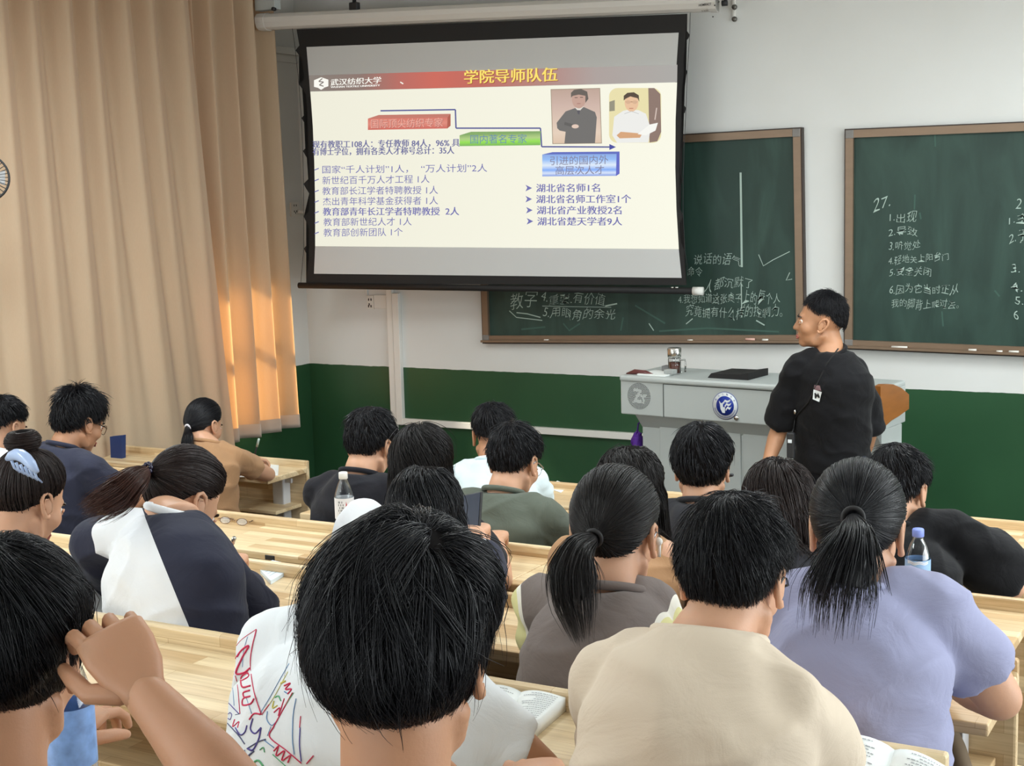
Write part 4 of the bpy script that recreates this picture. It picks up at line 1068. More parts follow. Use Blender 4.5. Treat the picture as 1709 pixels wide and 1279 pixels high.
# ---- head
def head_shells(sh, H, R, s, face=1.0):
    P = lambda x, y, z: H + R @ (np.array([x, y, z]) * s)
    def ell(c, r, tilt=0):
        m = MB(); m.sphere((0, 0, 0), np.array(r) * s, seg=22, rings=14); v = m.v[0]
        sh.add(P(*c) + v @ R.T, m.f)
    ell((0, -.012, .028), (.0755, .094, .088))
    ell((0, .020, -.005), (.066, .072, .085))
    ell((0, .030, -.052), (.056, .060, .060))
    ell((0, .066, -.092), (.026, .024, .020))
    ell((.035, .05, -.028), (.032, .036, .034)); ell((-.035, .05, -.028), (.032, .036, .034))
    ell((0, .074, .022), (.046, .018, .016))
    ell((0, .080, -.064), (.024, .018, .017))
    # nose
    sh.limb([P(0, .086, .012), P(0, .098, -.012), P(0, .106, -.030)], [.008 * s, .0095 * s, .0115 * s], 12)
    ell((.013, .092, -.033), (.009, .011, .008)); ell((-.013, .092, -.033), (.009, .011, .008))
    for sg in (1, -1):
        sh.limb([P(sg * .045, .02, -.085), P(sg * .06, -.012, -.055)], [.018 * s, .014 * s], 12)
def ear_shells(mb, H, R, s, mi=0):
    for sg in (1, -1):
        c = np.array([sg * .0745, -.004, -.012]); out = nrm([sg * .7, -.70, 0]); fw = nrm([sg * .3, .9, -.12]); up = np.array([0, -.14, 1.0])
        P = lambda a, b, o: H + R @ ((c + (fw * a + up * b + out * o) * .88) * s)
        pl = [(.012, -.012, .000), (.010, .016, .004), (.002, .030, .010), (-.012, .031, .014), (-.021, .020, .017), (-.022, .003, .017), (-.016, -.012, .014), (-.008, -.024, .010), (.002, -.032, .006), (.009, -.030, .003), (.011, -.020, .001)]
        mb.tube([P(*q) for q in pl], np.array([.004, .0045, .005, .0055, .0055, .0052, .005, .0055, .0065, .0055, .004]) * s, 10, mi)
        m = Shell(); cc = P(-.004, .002, .004); U = R @ fw * .019 * s; V = R @ nrm(up) * .028 * s; Wn = R @ out * .0055 * s
        m.sphere((0, 0, 0), 1.0, seg=14, rings=8); v = m.v[0]; mb.add(cc + v[:, :1] * U + v[:, 1:2] * V + v[:, 2:3] * Wn, m.f, mi)
        inner = [(-.002, .018, .009), (-.012, .012, .012), (-.012, -.004, .012), (-.005, -.014, .009)]
        mb.tube([P(*q) for q in inner], .003 * s, 8, mi)
def face_bits(mb, H, R, s, eyes='open'):
    P = lambda x, y, z: H + R @ (np.array([x, y, z]) * s)
    for sg in (1, -1):
        m = MB(); m.sphere((0, 0, 0), .0125 * s, seg=16, rings=10); mb.add(P(sg * .032, .0760, -.002) + m.v[0] @ R.T, m.f, 2)
        m = MB(); m.sphere((0, 0, 0), .0062 * s, seg=12, rings=8); mb.add(P(sg * .032, .0838, -.003) + m.v[0] @ R.T, m.f, 3)
        mb.tube([P(sg * .016, .0875, .002), P(sg * .026, .092, .0065), P(sg * .038, .0885, .0055), P(sg * .047, .079, -.001)], .0035 * s, 8, 0)
        mb.tube([P(sg * .018, .0865, -.008), P(sg * .031, .0895, -.0115), P(sg * .045, .080, -.007)], .003 * s, 8, 0)
        mb.tube([P(sg * .013, .0925, .017), P(sg * .030, .0935, .023), P(sg * .048, .079, .018)], np.array([.0035, .004, .002]) * s, 8, 3)
    mb.tube([P(-.023, .088, -.0665), P(-.010, .0965, -.0625), P(0, .098, -.0645), P(.010, .0965, -.0625), P(.023, .088, -.0665)], np.array([.002, .0048, .0045, .0048, .002]) * s, 8, 1)
    mb.tube([P(-.021, .088, -.068), P(-.009, .0955, -.0725), P(.009, .0955, -.0725), P(.021, .088, -.068)], np.array([.002, .0055, .0055, .002]) * s, 8, 1)

# ---- hair
EL = {'male': ([0, 30, 50, 68, 82, 95, 108, 122, 140, 180], [40, 36, 24, 2, -8, 0, -8, -36, -50, -57]),
      'female': ([0, 30, 55, 75, 90, 110, 130, 180], [40, 34, 14, -10, -24, -34, -48, -62]),
      'pulled': ([0, 30, 55, 75, 90, 110, 130, 180], [40, 34, 16, -4, -8, -16, -44, -62]),
      'fade': ([0, 30, 50, 68, 82, 95, 108, 122, 140, 180], [40, 36, 26, 14, 8, 12, 6, -12, -26, -32])}
EC = np.array([0, -.012, .026]); ER = np.array([.0775, .0975, .0925])
def erad(n, th=0.0):
    r = 1.0 / np.sqrt(((n / (ER + th)) ** 2).sum(-1))
    back = np.clip(-n[..., 1], 0, 1) * np.clip(-n[..., 2], 0, 1)
    return r * (1 + .22 * back)
def dirs(az, el):
    az, el = np.radians(az), np.radians(el)
    return np.stack([np.sin(az) * np.cos(el), np.cos(az) * np.cos(el), np.sin(el)], -1)
def strands_mesh(P, w, tip=.25, rnd=None):
    """P: (n,k,3) -> triangular-section strands"""
    n, k, _ = P.shape; T = np.gradient(P, axis=1); T /= np.linalg.norm(T, axis=2, keepdims=True) + 1e-9
    ref = rnd.normal(size=(n, 1, 3)); u = np.cross(T, ref); u /= np.linalg.norm(u, axis=2, keepdims=True) + 1e-9; v = np.cross(T, u)
    t = np.linspace(0, 1, k)[None, :, None]; ww = (w if np.ndim(w) else np.full(n, w)).reshape(n, 1, 1) * np.where(t < .55, 1.0, 1 - (t - .55) / .45 * (1 - tip)) * .5
    rings = [P + ww * (math.cos(a) * u + math.sin(a) * v) for a in (0, 2.094, 4.189)]
    V = np.stack(rings, 2).reshape(-1, 3)
    b = (np.arange(n)[:, None] * k + np.arange(k - 1)[None, :]).ravel() * 3
    Q = []
    for a in range(3):
        c = (a + 1) % 3; Q.append(np.stack([b + a, b + c, b + 3 + c, b + 3 + a], 1))
    return V, np.concatenate(Q)

def hair(name, H, R, s, parent, style, m, seed=1, n=2600, w=.0016, thick=.016, L=(.06, .035, .014), clump=.5, messy=.25, lift=.25, tie=None, tail=None, tail_r=(.012, .028, .024, .008), limit='male', part=None,
         drop=None, pinch=.0, whorl=(180, 62), fringe=0.0, collide=None, tail_mat=None, side_flat=.6, flyaway=.007, length_jit=.35, tail_n=None, tail_w=None):
    rng = np.random.default_rng(seed)
    azl, ell = EL[limit]
    lim = lambda az: np.interp(np.abs((az + 180) % 360 - 180), azl, ell)
    toW = lambda p: H + (p * s) @ R.T
    def thk(nv):
        el = np.degrees(np.arcsin(np.clip(nv[..., 2], -1, 1))); az = np.degrees(np.arctan2(nv[..., 0], nv[..., 1])); e = el - lim(az)
        th = thick * (side_flat + (1 - side_flat) * np.clip((el + 10) / 60, 0, 1))
        bulge = 1 + .25 * np.sin(3 * np.radians(az) + seed) * clump * .5
        return th * np.clip(e / 30, .06, 1) ** .7 * bulge
    # cap
    na, ne = 64, 22
    az = np.linspace(-180, 180, na, endpoint=False); V = []
    for i in range(ne):
        t = i / (ne - 1); el = 89.5 + (lim(az) - 89.5) * t; nv = dirs(az, el); V.append(EC + nv * (erad(nv) + thk(nv) * .75 - (.004 if i == ne - 1 else 0))[:, None])
    V = np.concatenate(V); q = []
    for i in range(ne - 1):
        for k in range(na): l = (k + 1) % na; q.append((i * na + l, i * na + k, (i + 1) * na + k, (i + 1) * na + l))
    Vs = [toW(V)]; Qs = [np.array(q)]; cnt = len(V)
    # strands
    u = rng.random((n * 3, 3)) * 2 - 1; u = u[(np.linalg.norm(u, axis=1) < 1)]; u /= np.linalg.norm(u, axis=1)[:, None]
    el = np.degrees(np.arcsin(u[:, 2])); azr = np.degrees(np.arctan2(u[:, 0], u[:, 1])); ext = -4 if limit in ('male', 'fade') else 0
    ok = el > lim(azr) + ext + rng.normal(size=len(el)) * 2.5; u = u[ok][:n]
    if style != 'tied':
        cw = dirs(*whorl) + rng.normal(size=(n // 5, 3)) * np.where(rng.random((n // 5, 1)) < .5, .10, .24); cw /= np.linalg.norm(cw, axis=1)[:, None]; u = np.concatenate([u, cw])
    el = np.degrees(np.arcsin(u[:, 2])); azr = np.degrees(np.arctan2(u[:, 0], u[:, 1])); n_ = len(u)
    clv = rng.normal(size=(220, 3)); cln = dirs(rng.random(220) * 360, np.degrees(np.arcsin(rng.random(220) * 1.7 - .7)))
    ci = np.argmax(u @ cln.T, axis=1); cv = clv[ci]
    lay = rng.random(n_)
    if style == 'tied':
        kk = 9; tn = dirs(*tie); tpos = EC + tn * (erad(tn) + thick + .012)
        P = np.zeros((n_, kk, 3)); dot = np.clip((u @ tn), -1, .99999); om = np.arccos(dot); so = np.sin(om)
        for j in range(kk):
            t = j / (kk - 1); d = (np.sin((1 - t) * om) / so)[:, None] * u + (np.sin(t * om) / so)[:, None] * tn; d /= np.linalg.norm(d, axis=1)[:, None]
            d = d + cv * .02 * clump * math.sin(math.pi * t); d /= np.linalg.norm(d, axis=1)[:, None]
            P[:, j] = EC + d * (erad(d) + thk(d) * (.5 + .62 * lay) + .001)[:, None]
            if t > .85: P[:, j] += (tpos - P[:, j]) * ((t - .85) / .15) * .9
    else:
        kk = (6 if n < 5000 else 9) if style == 'short' else 13
        wn = dirs(*whorl)
        top = np.clip((el - 5) / 45, 0, 1); e2 = np.clip((el - lim(azr)) / 30, 0, 1)
        frontf = np.clip(1 - np.abs((azr + 180) % 360 - 180) / 70, 0, 1)
        LL = (L[2] + (L[1] - L[2]) * e2 + (L[0] - L[1]) * top + fringe * frontf * top) * (1 + length_jit * rng.normal(size=n_) * .6).clip(.4, 1.7)
        if drop is not None: LL = np.full(n_, L[0]) * (1 + .06 * rng.normal(size=n_))
        pts = np.zeros((n_, kk, 3)); base = EC + u * (erad(u) + thk(u) * .35 * lay)[:, None]; pts[:, 0] = base; p = base.copy()
        g = R.T @ np.array([0, 0, -1.0])
        mess = rng.normal(size=(n_, 3)); lv = lift * (.5 + rng.random(n_)) * (0.35 + .65 * top)
        for j in range(1, kk):
            rel = p - EC; nv = rel / np.linalg.norm(rel, axis=1)[:, None]
            tg = -(wn - nv * (nv @ wn)[:, None]); tg /= np.linalg.norm(tg, axis=1)[:, None] + .15
            sw = np.cross(nv, tg) * .35
            dirv = tg + sw + nv * (lv * (1 - j / kk))[:, None] + cv * clump * .35 + mess * messy * .35
            if drop is not None:
                t = j / kk; below = np.clip(-(rel @ (-g)) / .03 - .2, 0, 1)[:, None]
                dirv = dirv * (1 - below) + below * (g + cv * .10 * clump + mess * .04)
            else: dirv = dirv + g * .45
            dirv /= np.linalg.norm(dirv, axis=1)[:, None]
            p = p + dirv * (LL / (kk - 1))[:, None]
            rel = p - EC; rr = np.linalg.norm(rel, axis=1); nv = rel / rr[:, None]
            mn = erad(nv) + thk(nv) * (.35 + .7 * lay)
            low = nv @ (-g) < -.62
            push = (rr < mn) & ~(low if drop is not None else np.zeros(n_, bool)); p[push] = EC + nv[push] * mn[push, None]
            if True:
                mx = mn + (.004 + lift * .05 * lv / max(lift, 1e-3) * (j / kk)) + np.abs(mess[:, 0]) * messy * .012 * j / kk
                mx = mx + np.where((lay > 1 - flyaway) & (e2 > .95), .022 * j / kk, 0)
                pull = (rr > mx) & (((rel @ (-g)) > -.025) if drop is not None else True); p[pull] = EC + nv[pull] * mx[pull, None]
            if drop is not None and pinch:
                t = j / (kk - 1); ax = p - EC; up = -g; h = ax @ up; lat = ax - h[:, None] * up; lr = np.linalg.norm(lat, axis=1); tgt = np.interp(-h, [.02, .10, .2, .5], [.3, .098 - pinch * .2, .10 - pinch, .10 - pinch]); k2 = (lr > tgt) & (h < -.02); p[k2] = (EC + h[k2, None] * up + lat[k2] * (tgt[k2] / lr[k2])[:, None])
            pts[:, j] = p
        P = pts
    Pw = toW(P.reshape(-1, 3)).reshape(P.shape)
    if collide is not None:
        for i in range(Pw.shape[0]):
            for j in range(4, Pw.shape[1]):
                loc, nn, _, dist = collide.find_nearest(Vector(Pw[i, j]), .06)
                if loc is not None:
                    dvec = Vector(Pw[i, j]) - loc
                    if dvec.dot(nn) < .006: Pw[i, j] = np.array(loc + nn * (.006 + .008 * lay[i]))
    ws = w * s * (.7 + .6 * rng.random(n_))
    v, qd = strands_mesh(Pw, ws, .25, rng); Vs.append(v); Qs.append(qd + cnt); cnt += len(v)
    o = quick_mesh(name, np.concatenate(Vs), np.concatenate(Qs), [m, H_cap], parent)
    mi = np.zeros(sum(len(q) for q in Qs), np.int32); mi[:len(Qs[0])] = 1; o.data.polygons.foreach_set('material_index', mi)
    if tail is not None:
        tp = [toW(EC + dirs(*tie) * (erad(dirs(*tie)) + thick + .004))] + [np.asarray(q) for q in tail]
        ponytail(parent, tp, tail_r, tail_mat or m, seed, tail_n or 900, tail_w or w)
    return o
def spline(pts, k):
    pts = np.asarray(pts, float); n = len(pts); P = np.vstack([2 * pts[0] - pts[1], pts, 2 * pts[-1] - pts[-2]]); t = np.linspace(0, n - 1, k); i = np.minimum(t.astype(int), n - 2); f = (t - i)[:, None]
    a, b, c, d = P[i], P[i + 1], P[i + 2], P[i + 3]
    return .5 * ((2 * b) + (c - a) * f + (2 * a - 5 * b + 4 * c - d) * f ** 2 + (3 * b - a - 3 * c + d) * f ** 3)
def ponytail(parent, path, radii, m, seed, n, w, name='ponytail'):
    rng = np.random.default_rng(seed + 50); kk = 14
    C = spline(path, kk); T = np.gradient(C, axis=0); T /= np.linalg.norm(T, axis=1)[:, None]; view = nrm(C.mean(0) - CAM)
    U = np.cross(T, view); U /= np.linalg.norm(U, axis=1)[:, None]; W = np.cross(T, U)
    tt = np.linspace(0, 1, kk); Rr = np.interp(tt, np.linspace(0, 1, len(radii)), radii)
    a = rng.random(n) * 2 * np.pi; r = np.sqrt(rng.random(n)); end = np.clip(1.0 - .45 * rng.random(n) ** 1.6, .4, 1.0); cl = rng.integers(0, 24, n); a = a * .35 + (cl / 24 * 2 * np.pi) * .65 + rng.random(n) * .5; r = r * .6 + .4 * np.sqrt((cl * 37 % 24) / 24.); end = end * (.82 + .18 * np.sin(cl * 2.7))
    P = np.zeros((n, kk, 3)); wob = rng.normal(size=(n, 2)) * .25
    for j in range(kk):
        te = tt[j] * end; idx = te * (kk - 1); i0 = np.minimum(idx.astype(int), kk - 2); f = (idx - i0)[:, None]
        c = C[i0] * (1 - f) + C[i0 + 1] * f; uu = U[i0] * (1 - f) + U[i0 + 1] * f; ww = W[i0] * (1 - f) + W[i0 + 1] * f; rr = np.interp(te, tt, Rr)
        ca = r * np.cos(a) + wob[:, 0] * te; sa = r * np.sin(a) + wob[:, 1] * te
        P[:, j] = c + uu * (ca * rr)[:, None] + ww * (sa * rr * .7)[:, None]
    v, q = strands_mesh(P, w * (.7 + .6 * rng.random(n)), .2, rng)
    core = MB(); core.tube(C[:-4], Rr[:-4] * np.linspace(.72, .35, kk - 4), 12); cf = [f for f in core.f if len(f) == 4]
    V = np.concatenate([v, core.v[0]]); Q = np.concatenate([q, np.array(cf) + len(v)])
    return quick_mesh(name, V, Q, m, parent)

def glasses(parent, H, R, s, m, rimless=False, name='glasses'):
    P = lambda x, y, z: H + R @ (np.array([x, y, z]) * s); g = MB(); a = np.linspace(0, 2 * np.pi, 24, endpoint=False)
    for sg in (1, -1):
        g.tube([P(sg * (.034 + .024 * math.cos(t)), .103 - .012 * abs(math.cos(t)) * (1 if math.cos(t) > 0 else .3), -.004 + .019 * math.sin(t)) for t in a], .0014 * s if not rimless else .0009 * s, 6, closed=True)
        g.tube([P(sg * .058, .092, .002), P(sg * .074, .07, .004), P(sg * .081, .02, .006), P(sg * .083, -.012, .004), P(sg * .081, -.03, -.012)], .0022 * s, 6)
    g.tube([P(-.011, .104, 0), P(0, .107, .003), P(.011, .104, 0)], .0014 * s, 6)
    return g.build(name, m, parent)
M_gblack = mat('black_acetate', srgb(18, 18, 20), 0.25); M_gsilver = mat('silver_wire', srgb(150, 148, 150), 0.25, 1.0)

def torso_secs(P, Nk, right, hip, waist, chest, sh, slouch, back, infl=0.0, depth=1.0, n=11, collar=.070):
    """elliptical rings from the hips P to the neck base Nk, with the slouch pushed out along 'back'"""
    P = np.asarray(P, float); Nk = np.asarray(Nk, float); out = []
    wid = np.interp(np.linspace(0, 1, n), [0, .3, .62, .82, .92, 1.0], [hip, waist, chest, chest * 1.03, sh * .80, collar]); dep = np.interp(np.linspace(0, 1, n), [0, .3, .62, .82, .92, 1.0], [.128, .115, .128, .122, .098, .066]) * depth; dep[-1] = collar * .97
    C = []
    for i in range(n):
        t = i / (n - 1); C.append(P * (1 - t) + Nk * t + back * slouch * math.sin(math.pi * min(1, t * .95)) )
    C = np.array(C); T = np.gradient(C, axis=0)
    for i in range(n):
        tn = nrm(T[i]); u = nrm(right - tn * np.dot(right, tn)); v = np.cross(tn, u); out.append((C[i], u * (wid[i] + infl), v * (dep[i] + infl)))
    return out

def person(label, H, yaw, pitch=15, roll=0, s=1.0, byaw=None, floor=0.4, seat=True, ymin=None, neck=None, lean=.14, sw=.165, hip=.160, waist=.145, chest=.160, slouch=.05, skin=S_light, shirt='white', sleeve=.62, sleeve_r=.062, arm_r=.042,
           armL=None, armR=None, hair_kw=None, group='people seated in the lecture rows', panel=None, voxel=.0085, faceon=True, pelvis=None, collar=True, wrinkle=.010, neck_r=1.0, ears=True, hands=(True, True), handspec={}, sh_drop=.065, sh_fwd=0.0, legs=True, depth=1.0, collar_r=.066, shL=None, shR=None, sleeveless=False, eyes=True, trousers='trousers', collar_mat=None):
    byaw = yaw if byaw is None else byaw
    H = np.asarray(H, float); R = rotm(yaw, pitch, roll); B = rotm(byaw); right, fwd, up = B[:, 0], B[:, 1], np.array([0, 0, 1.0])
    if neck is None: neck = H - fwd * (.055 + .10 * math.sin(math.radians(pitch))) * s - up * (.128 - .07 * math.sin(math.radians(pitch))) * s
    neck = np.asarray(neck, float)
    if pelvis is None: pelvis = np.array([neck[0], neck[1], 0]) - fwd * lean; pelvis[2] = floor + (.43 + .118 if seat else .92)
    pelvis = np.asarray(pelvis, float)
    if ymin is not None: pelvis[1] = max(pelvis[1], ymin)
    root = thing('person', label, 'person', (pelvis[0], pelvis[1], floor), group)
    # joints
    SL = neck - right * sw - up * sh_drop + fwd * sh_fwd if shL is None else np.asarray(shL); SR = neck + right * sw - up * sh_drop + fwd * sh_fwd if shR is None else np.asarray(shR)
    def darm(S, sg):
        E = S + right * sg * .03 + fwd * .17 - up * .17; W = neck + fwd * .40 + right * sg * .10; W[2] = max(E[2] + .02, floor + .845); return E, W
    aL = armL or darm(SL, -1); aR = armR or darm(SR, 1)
    # body: one surface of head, neck, trunk, arms
    sh = Shell(); head_shells(sh, H, R, s)
    nb = H + R @ (np.array([0, -.028, -.06]) * s)
    sh.limb([neck - up * .06 + fwd * .01, neck + up * .0 + fwd * .012, (neck + nb) / 2 + B[:, 1] * -.004, nb, H + R @ (np.array([0, -.012, -.02]) * s)], [.060 * s * neck_r, .060 * s * neck_r, .055 * s * (.5 + .5 * neck_r), .055 * s, .058 * s], 18)
    sh.loft(torso_secs(pelvis, neck, right, hip - .012, waist - .012, chest - .012, sw - .02, slouch, -fwd, -.016, depth), 20)
    for S, (E, W, *rest), sg in ((SL, aL, -1), (SR, aR, 1)):
        S = np.asarray(S); E = np.asarray(E); W = np.asarray(W)
        sh.limb([neck - up * .045 + right * sg * .05, S - up * .012], [.036, .036], 14)
        m1 = S * .5 + E * .5; sh.limb([S, m1, E], [arm_r * 1.1, arm_r * 1.04, arm_r * .82], 16)
        f1 = E * .65 + W * .35; sh.limb([E, f1, E * .25 + W * .75, W], [arm_r * .84, arm_r * .86, arm_r * .66, arm_r * .56], 16)
    v, f, nn = remesh(sh, voxel * .8 if voxel > .007 else voxel, 5)
    mb = MB(); mb.add(v, [tuple(q) for q in f], 0)
    if ears: ear_shells(mb, H, R, s)
    if eyes: face_bits(mb, H, R, s)
    for S, (E, W, *rest), sg, hk in ((SL, aL, -1, 'L'), (SR, aR, 1, 'R')):
        hs = Shell(); E = np.asarray(E); W = np.asarray(W); sp_ = handspec.get(hk, {})
        d = sp_.get('d', nrm(W - E) * np.array([1, 1, .35]) + fwd * .15); nv = sp_.get('n', -up); th = sp_.get('t', -right * sg)
        hand(hs, W, d, nv, th, sp_.get('s', .96 * s), sp_.get('curl', .55), sp_.get('spread', .1), sp_.get('open', .6), sp_.get('fc'))
        mb.add(np.concatenate(hs.v), hs.f, 0)
    if legs:
        for sg in (-1, 1):
            hp = pelvis + right * sg * .09; 
            if seat: kn = hp + fwd * .36 - up * .075; an = kn - up * (kn[2] - floor - .09) + fwd * .02
            else: kn = hp - up * .42 + fwd * .03; an = kn.copy(); an[2] = floor + .09
            ls = Shell(); ls.limb([hp, kn, an], [.07, .05, .036], 12); ls.limb([an - up * .045 - fwd * .05, an - up * .05 + fwd * .14], [.038, .03], 12); mb.add(np.concatenate(ls.v), ls.f, 0)
    body = mb.build('body', [skin, M_lip, M_eyew, M_eyed], root)
    # shirt
    st = Shell(); st.loft(torso_secs(pelvis + up * -.02, neck + up * .010 + fwd * .010, right, hip, waist, chest, sw - .005, slouch, -fwd, .006, depth, collar=collar_r * s + .004), 28, 2.15)
    for S, (E, W, *rest), sg in ((SL, aL, -1), (SR, aR, 1)):
        S = np.asarray(S); E = np.asarray(E); st.limb([neck - up * .032 + right * sg * .045, neck * .45 + S * .55 + up * .004, S], [.050, .056, .058], 18)
        if not sleeveless:
            e = S + (E - S) * min(sleeve, 1.0); ax = nrm(E - S); u = nrm(np.cross(ax, up) + 1e-3); w_ = np.cross(ax, u)
            sec = [(S - ax * .05, u * .03, w_ * .03), (S - ax * .035, u * .05, w_ * .05), (S, u * .062, w_ * .062), (S * .5 + e * .5, u * (sleeve_r * 1.0), w_ * (sleeve_r * 1.0)), (e, u * sleeve_r, w_ * sleeve_r)]
            st.loft(sec, 20)
            if sleeve > 1.0:
                W = np.asarray(W); e2 = E + (W - E) * (sleeve - 1); st.limb([E, e2], [sleeve_r * .96, sleeve_r * .8], 18)
    v, f, nn = remesh(st, voxel, 14, .6)
    # cloth folds
    sd = (abs(hash(label)) % 97) if False else (sum(map(ord, label)) % 97)
    T = nrm(neck - pelvis); loc = v - neck
    disp = np.array([noise.noise(Vector((p[0] * 5 + sd, p[1] * 5, p[2] * 13))) + .6 * noise.noise(Vector((p[0] * 11 - sd, p[1] * 11, p[2] * 22 + p[0] * 9))) for p in v])
    cre = np.array([1 - 2.2 * abs(noise.noise(Vector((p[0] * 3.2 + p[2] * 4 + sd, p[1] * 4, p[2] * 6 - p[0] * 5)))) for p in v])
    disp = disp + .8 * np.clip(cre, 0, 1) ** 3
    v = v + nn * (disp * wrinkle)[:, None]
    mm = K[shirt] if shirt in K else shirt
    so = quick_mesh('shirt', v, f, mm, root)
    if panel is not None:
        T_ = nrm(pelvis - neck); dn = -(loc @ up); fw = loc @ fwd; ac = loc @ right - (T_ @ right) / max(1e-3, -(T_ @ up)) * dn
        def sd_(A, Bp):
            A = np.asarray(A); e_ = np.asarray(Bp) - A; t_ = np.clip(((v - A) @ e_) / (e_ @ e_), 0, 1); return np.linalg.norm(v - A - t_[:, None] * e_, axis=1)
        dR = np.minimum(sd_(SR, aR[0]), sd_(aR[0], aR[1])); dL = np.minimum(sd_(SL, aL[0]), sd_(aL[0], aL[1]))
        val = np.array([panel(*q_) for q_ in zip(ac, dn, fw, loc @ right, dL, dR, v)], dtype=np.float32)
        at = so.data.attributes.new('panel', 'FLOAT', 'POINT'); at.data.foreach_set('value', val)
    if collar:
        a = np.linspace(0, 2 * np.pi, 30, endpoint=False); ax = nrm(up * 1.0 + fwd * .38); u = nrm(np.cross(ax, fwd)); w_ = np.cross(u, ax)
        c0 = neck + up * .015 + fwd * .012
        pts = [c0 + u * math.cos(t) * collar_r * s * 1.02 + w_ * math.sin(t) * collar_r * s * .98 - up * .012 * max(0, math.sin(t)) for t in a]
        MB().tube(pts, .0095, 10, closed=True).build('collar', collar_mat or mm, so)
    if legs:
        tr_ = Shell()
        tr_.limb([pelvis - right * .09 + up * .0, pelvis + right * .09], [.105, .105], 16)
        for sg in (-1, 1):
            hp = pelvis + right * sg * .09
            if seat: kn = hp + fwd * .36 - up * .075; an = kn - up * (kn[2] - floor - .12) + fwd * .02
            else: kn = hp - up * .42 + fwd * .03; an = kn.copy(); an[2] = floor + .10
            tr_.limb([hp, hp * .5 + kn * .5, kn], [.10, .088, .072], 14); tr_.tube([kn + up * .02, kn * .5 + an * .5, an], [.072, .066, .06], 14)
        v, f, nn = remesh(tr_, .014, 4); quick_mesh('trousers', v, f, K[trousers], root)
        for sg in (-1, 1):
            hp = pelvis + right * sg * .09
            if seat: an = hp + fwd * .38
            else: an = hp + fwd * .03
            an = np.array([an[0], an[1], floor]); m = Shell()
            m.loft([(an + up * .002 + fwd * .03, right * .045, fwd * .135), (an + up * .02 + fwd * .03, right * .048, fwd * .14), (an + up * .05 + fwd * .02, right * .044, fwd * .115), (an + up * .095 - fwd * .03, right * .036, fwd * .05)], 18, 2.3)
            m.build('shoe', M_dark, root)
    if hair_kw:
        hk = dict(hair_kw); style = hk.pop('style'); m = hk.pop('m', H_black); col = hk.pop('col', False)
        bvh = None
        if col: bvh = BVHTree.FromPolygons([Vector(p) for p in (np.array([w.co[:] for w in so.data.vertices]) + origin(so))], [tuple(p.vertices) for p in so.data.polygons])
        hair('hair', H, R, s, root, style, m, collide=bvh, **hk)
    return dict(root=root, H=H, R=R, s=s, neck=neck, right=right, fwd=fwd, shirt=so, B=B, SL=SL, SR=SR)
def hp_(px, top, y, s=1.0, pitch=0):
    """head centre for a crown seen at pixel (px, top), y metres into the hall"""
    p = ony(px, top, y); return p - np.array([0, 0, (.118 + .012) * s * math.cos(math.radians(pitch * .6))])

PPL = {}
_s0, _s1 = ony(240, 858, 2.28), ony(312, 1045, 2.02)
_sn = np.cross(_s1 - _s0, np.array([-.70, .72, -.18])); _sn /= np.linalg.norm(_sn)
SEAM = (_s0, _sn if _sn[0] > 0 else -_sn)   # raglan seam down the back of the bent-over student
SHORT = dict(style='short', limit='male', n=3200, w=.0021, thick=.017, L=(.055, .032, .012), clump=.55, messy=.3, lift=.35)
def short(**k): d = dict(SHORT); d.update(k); return d
def FR(r): return dict(floor=ROWS[r][2], ymin=ROWS[r][0] - .85 + .205)

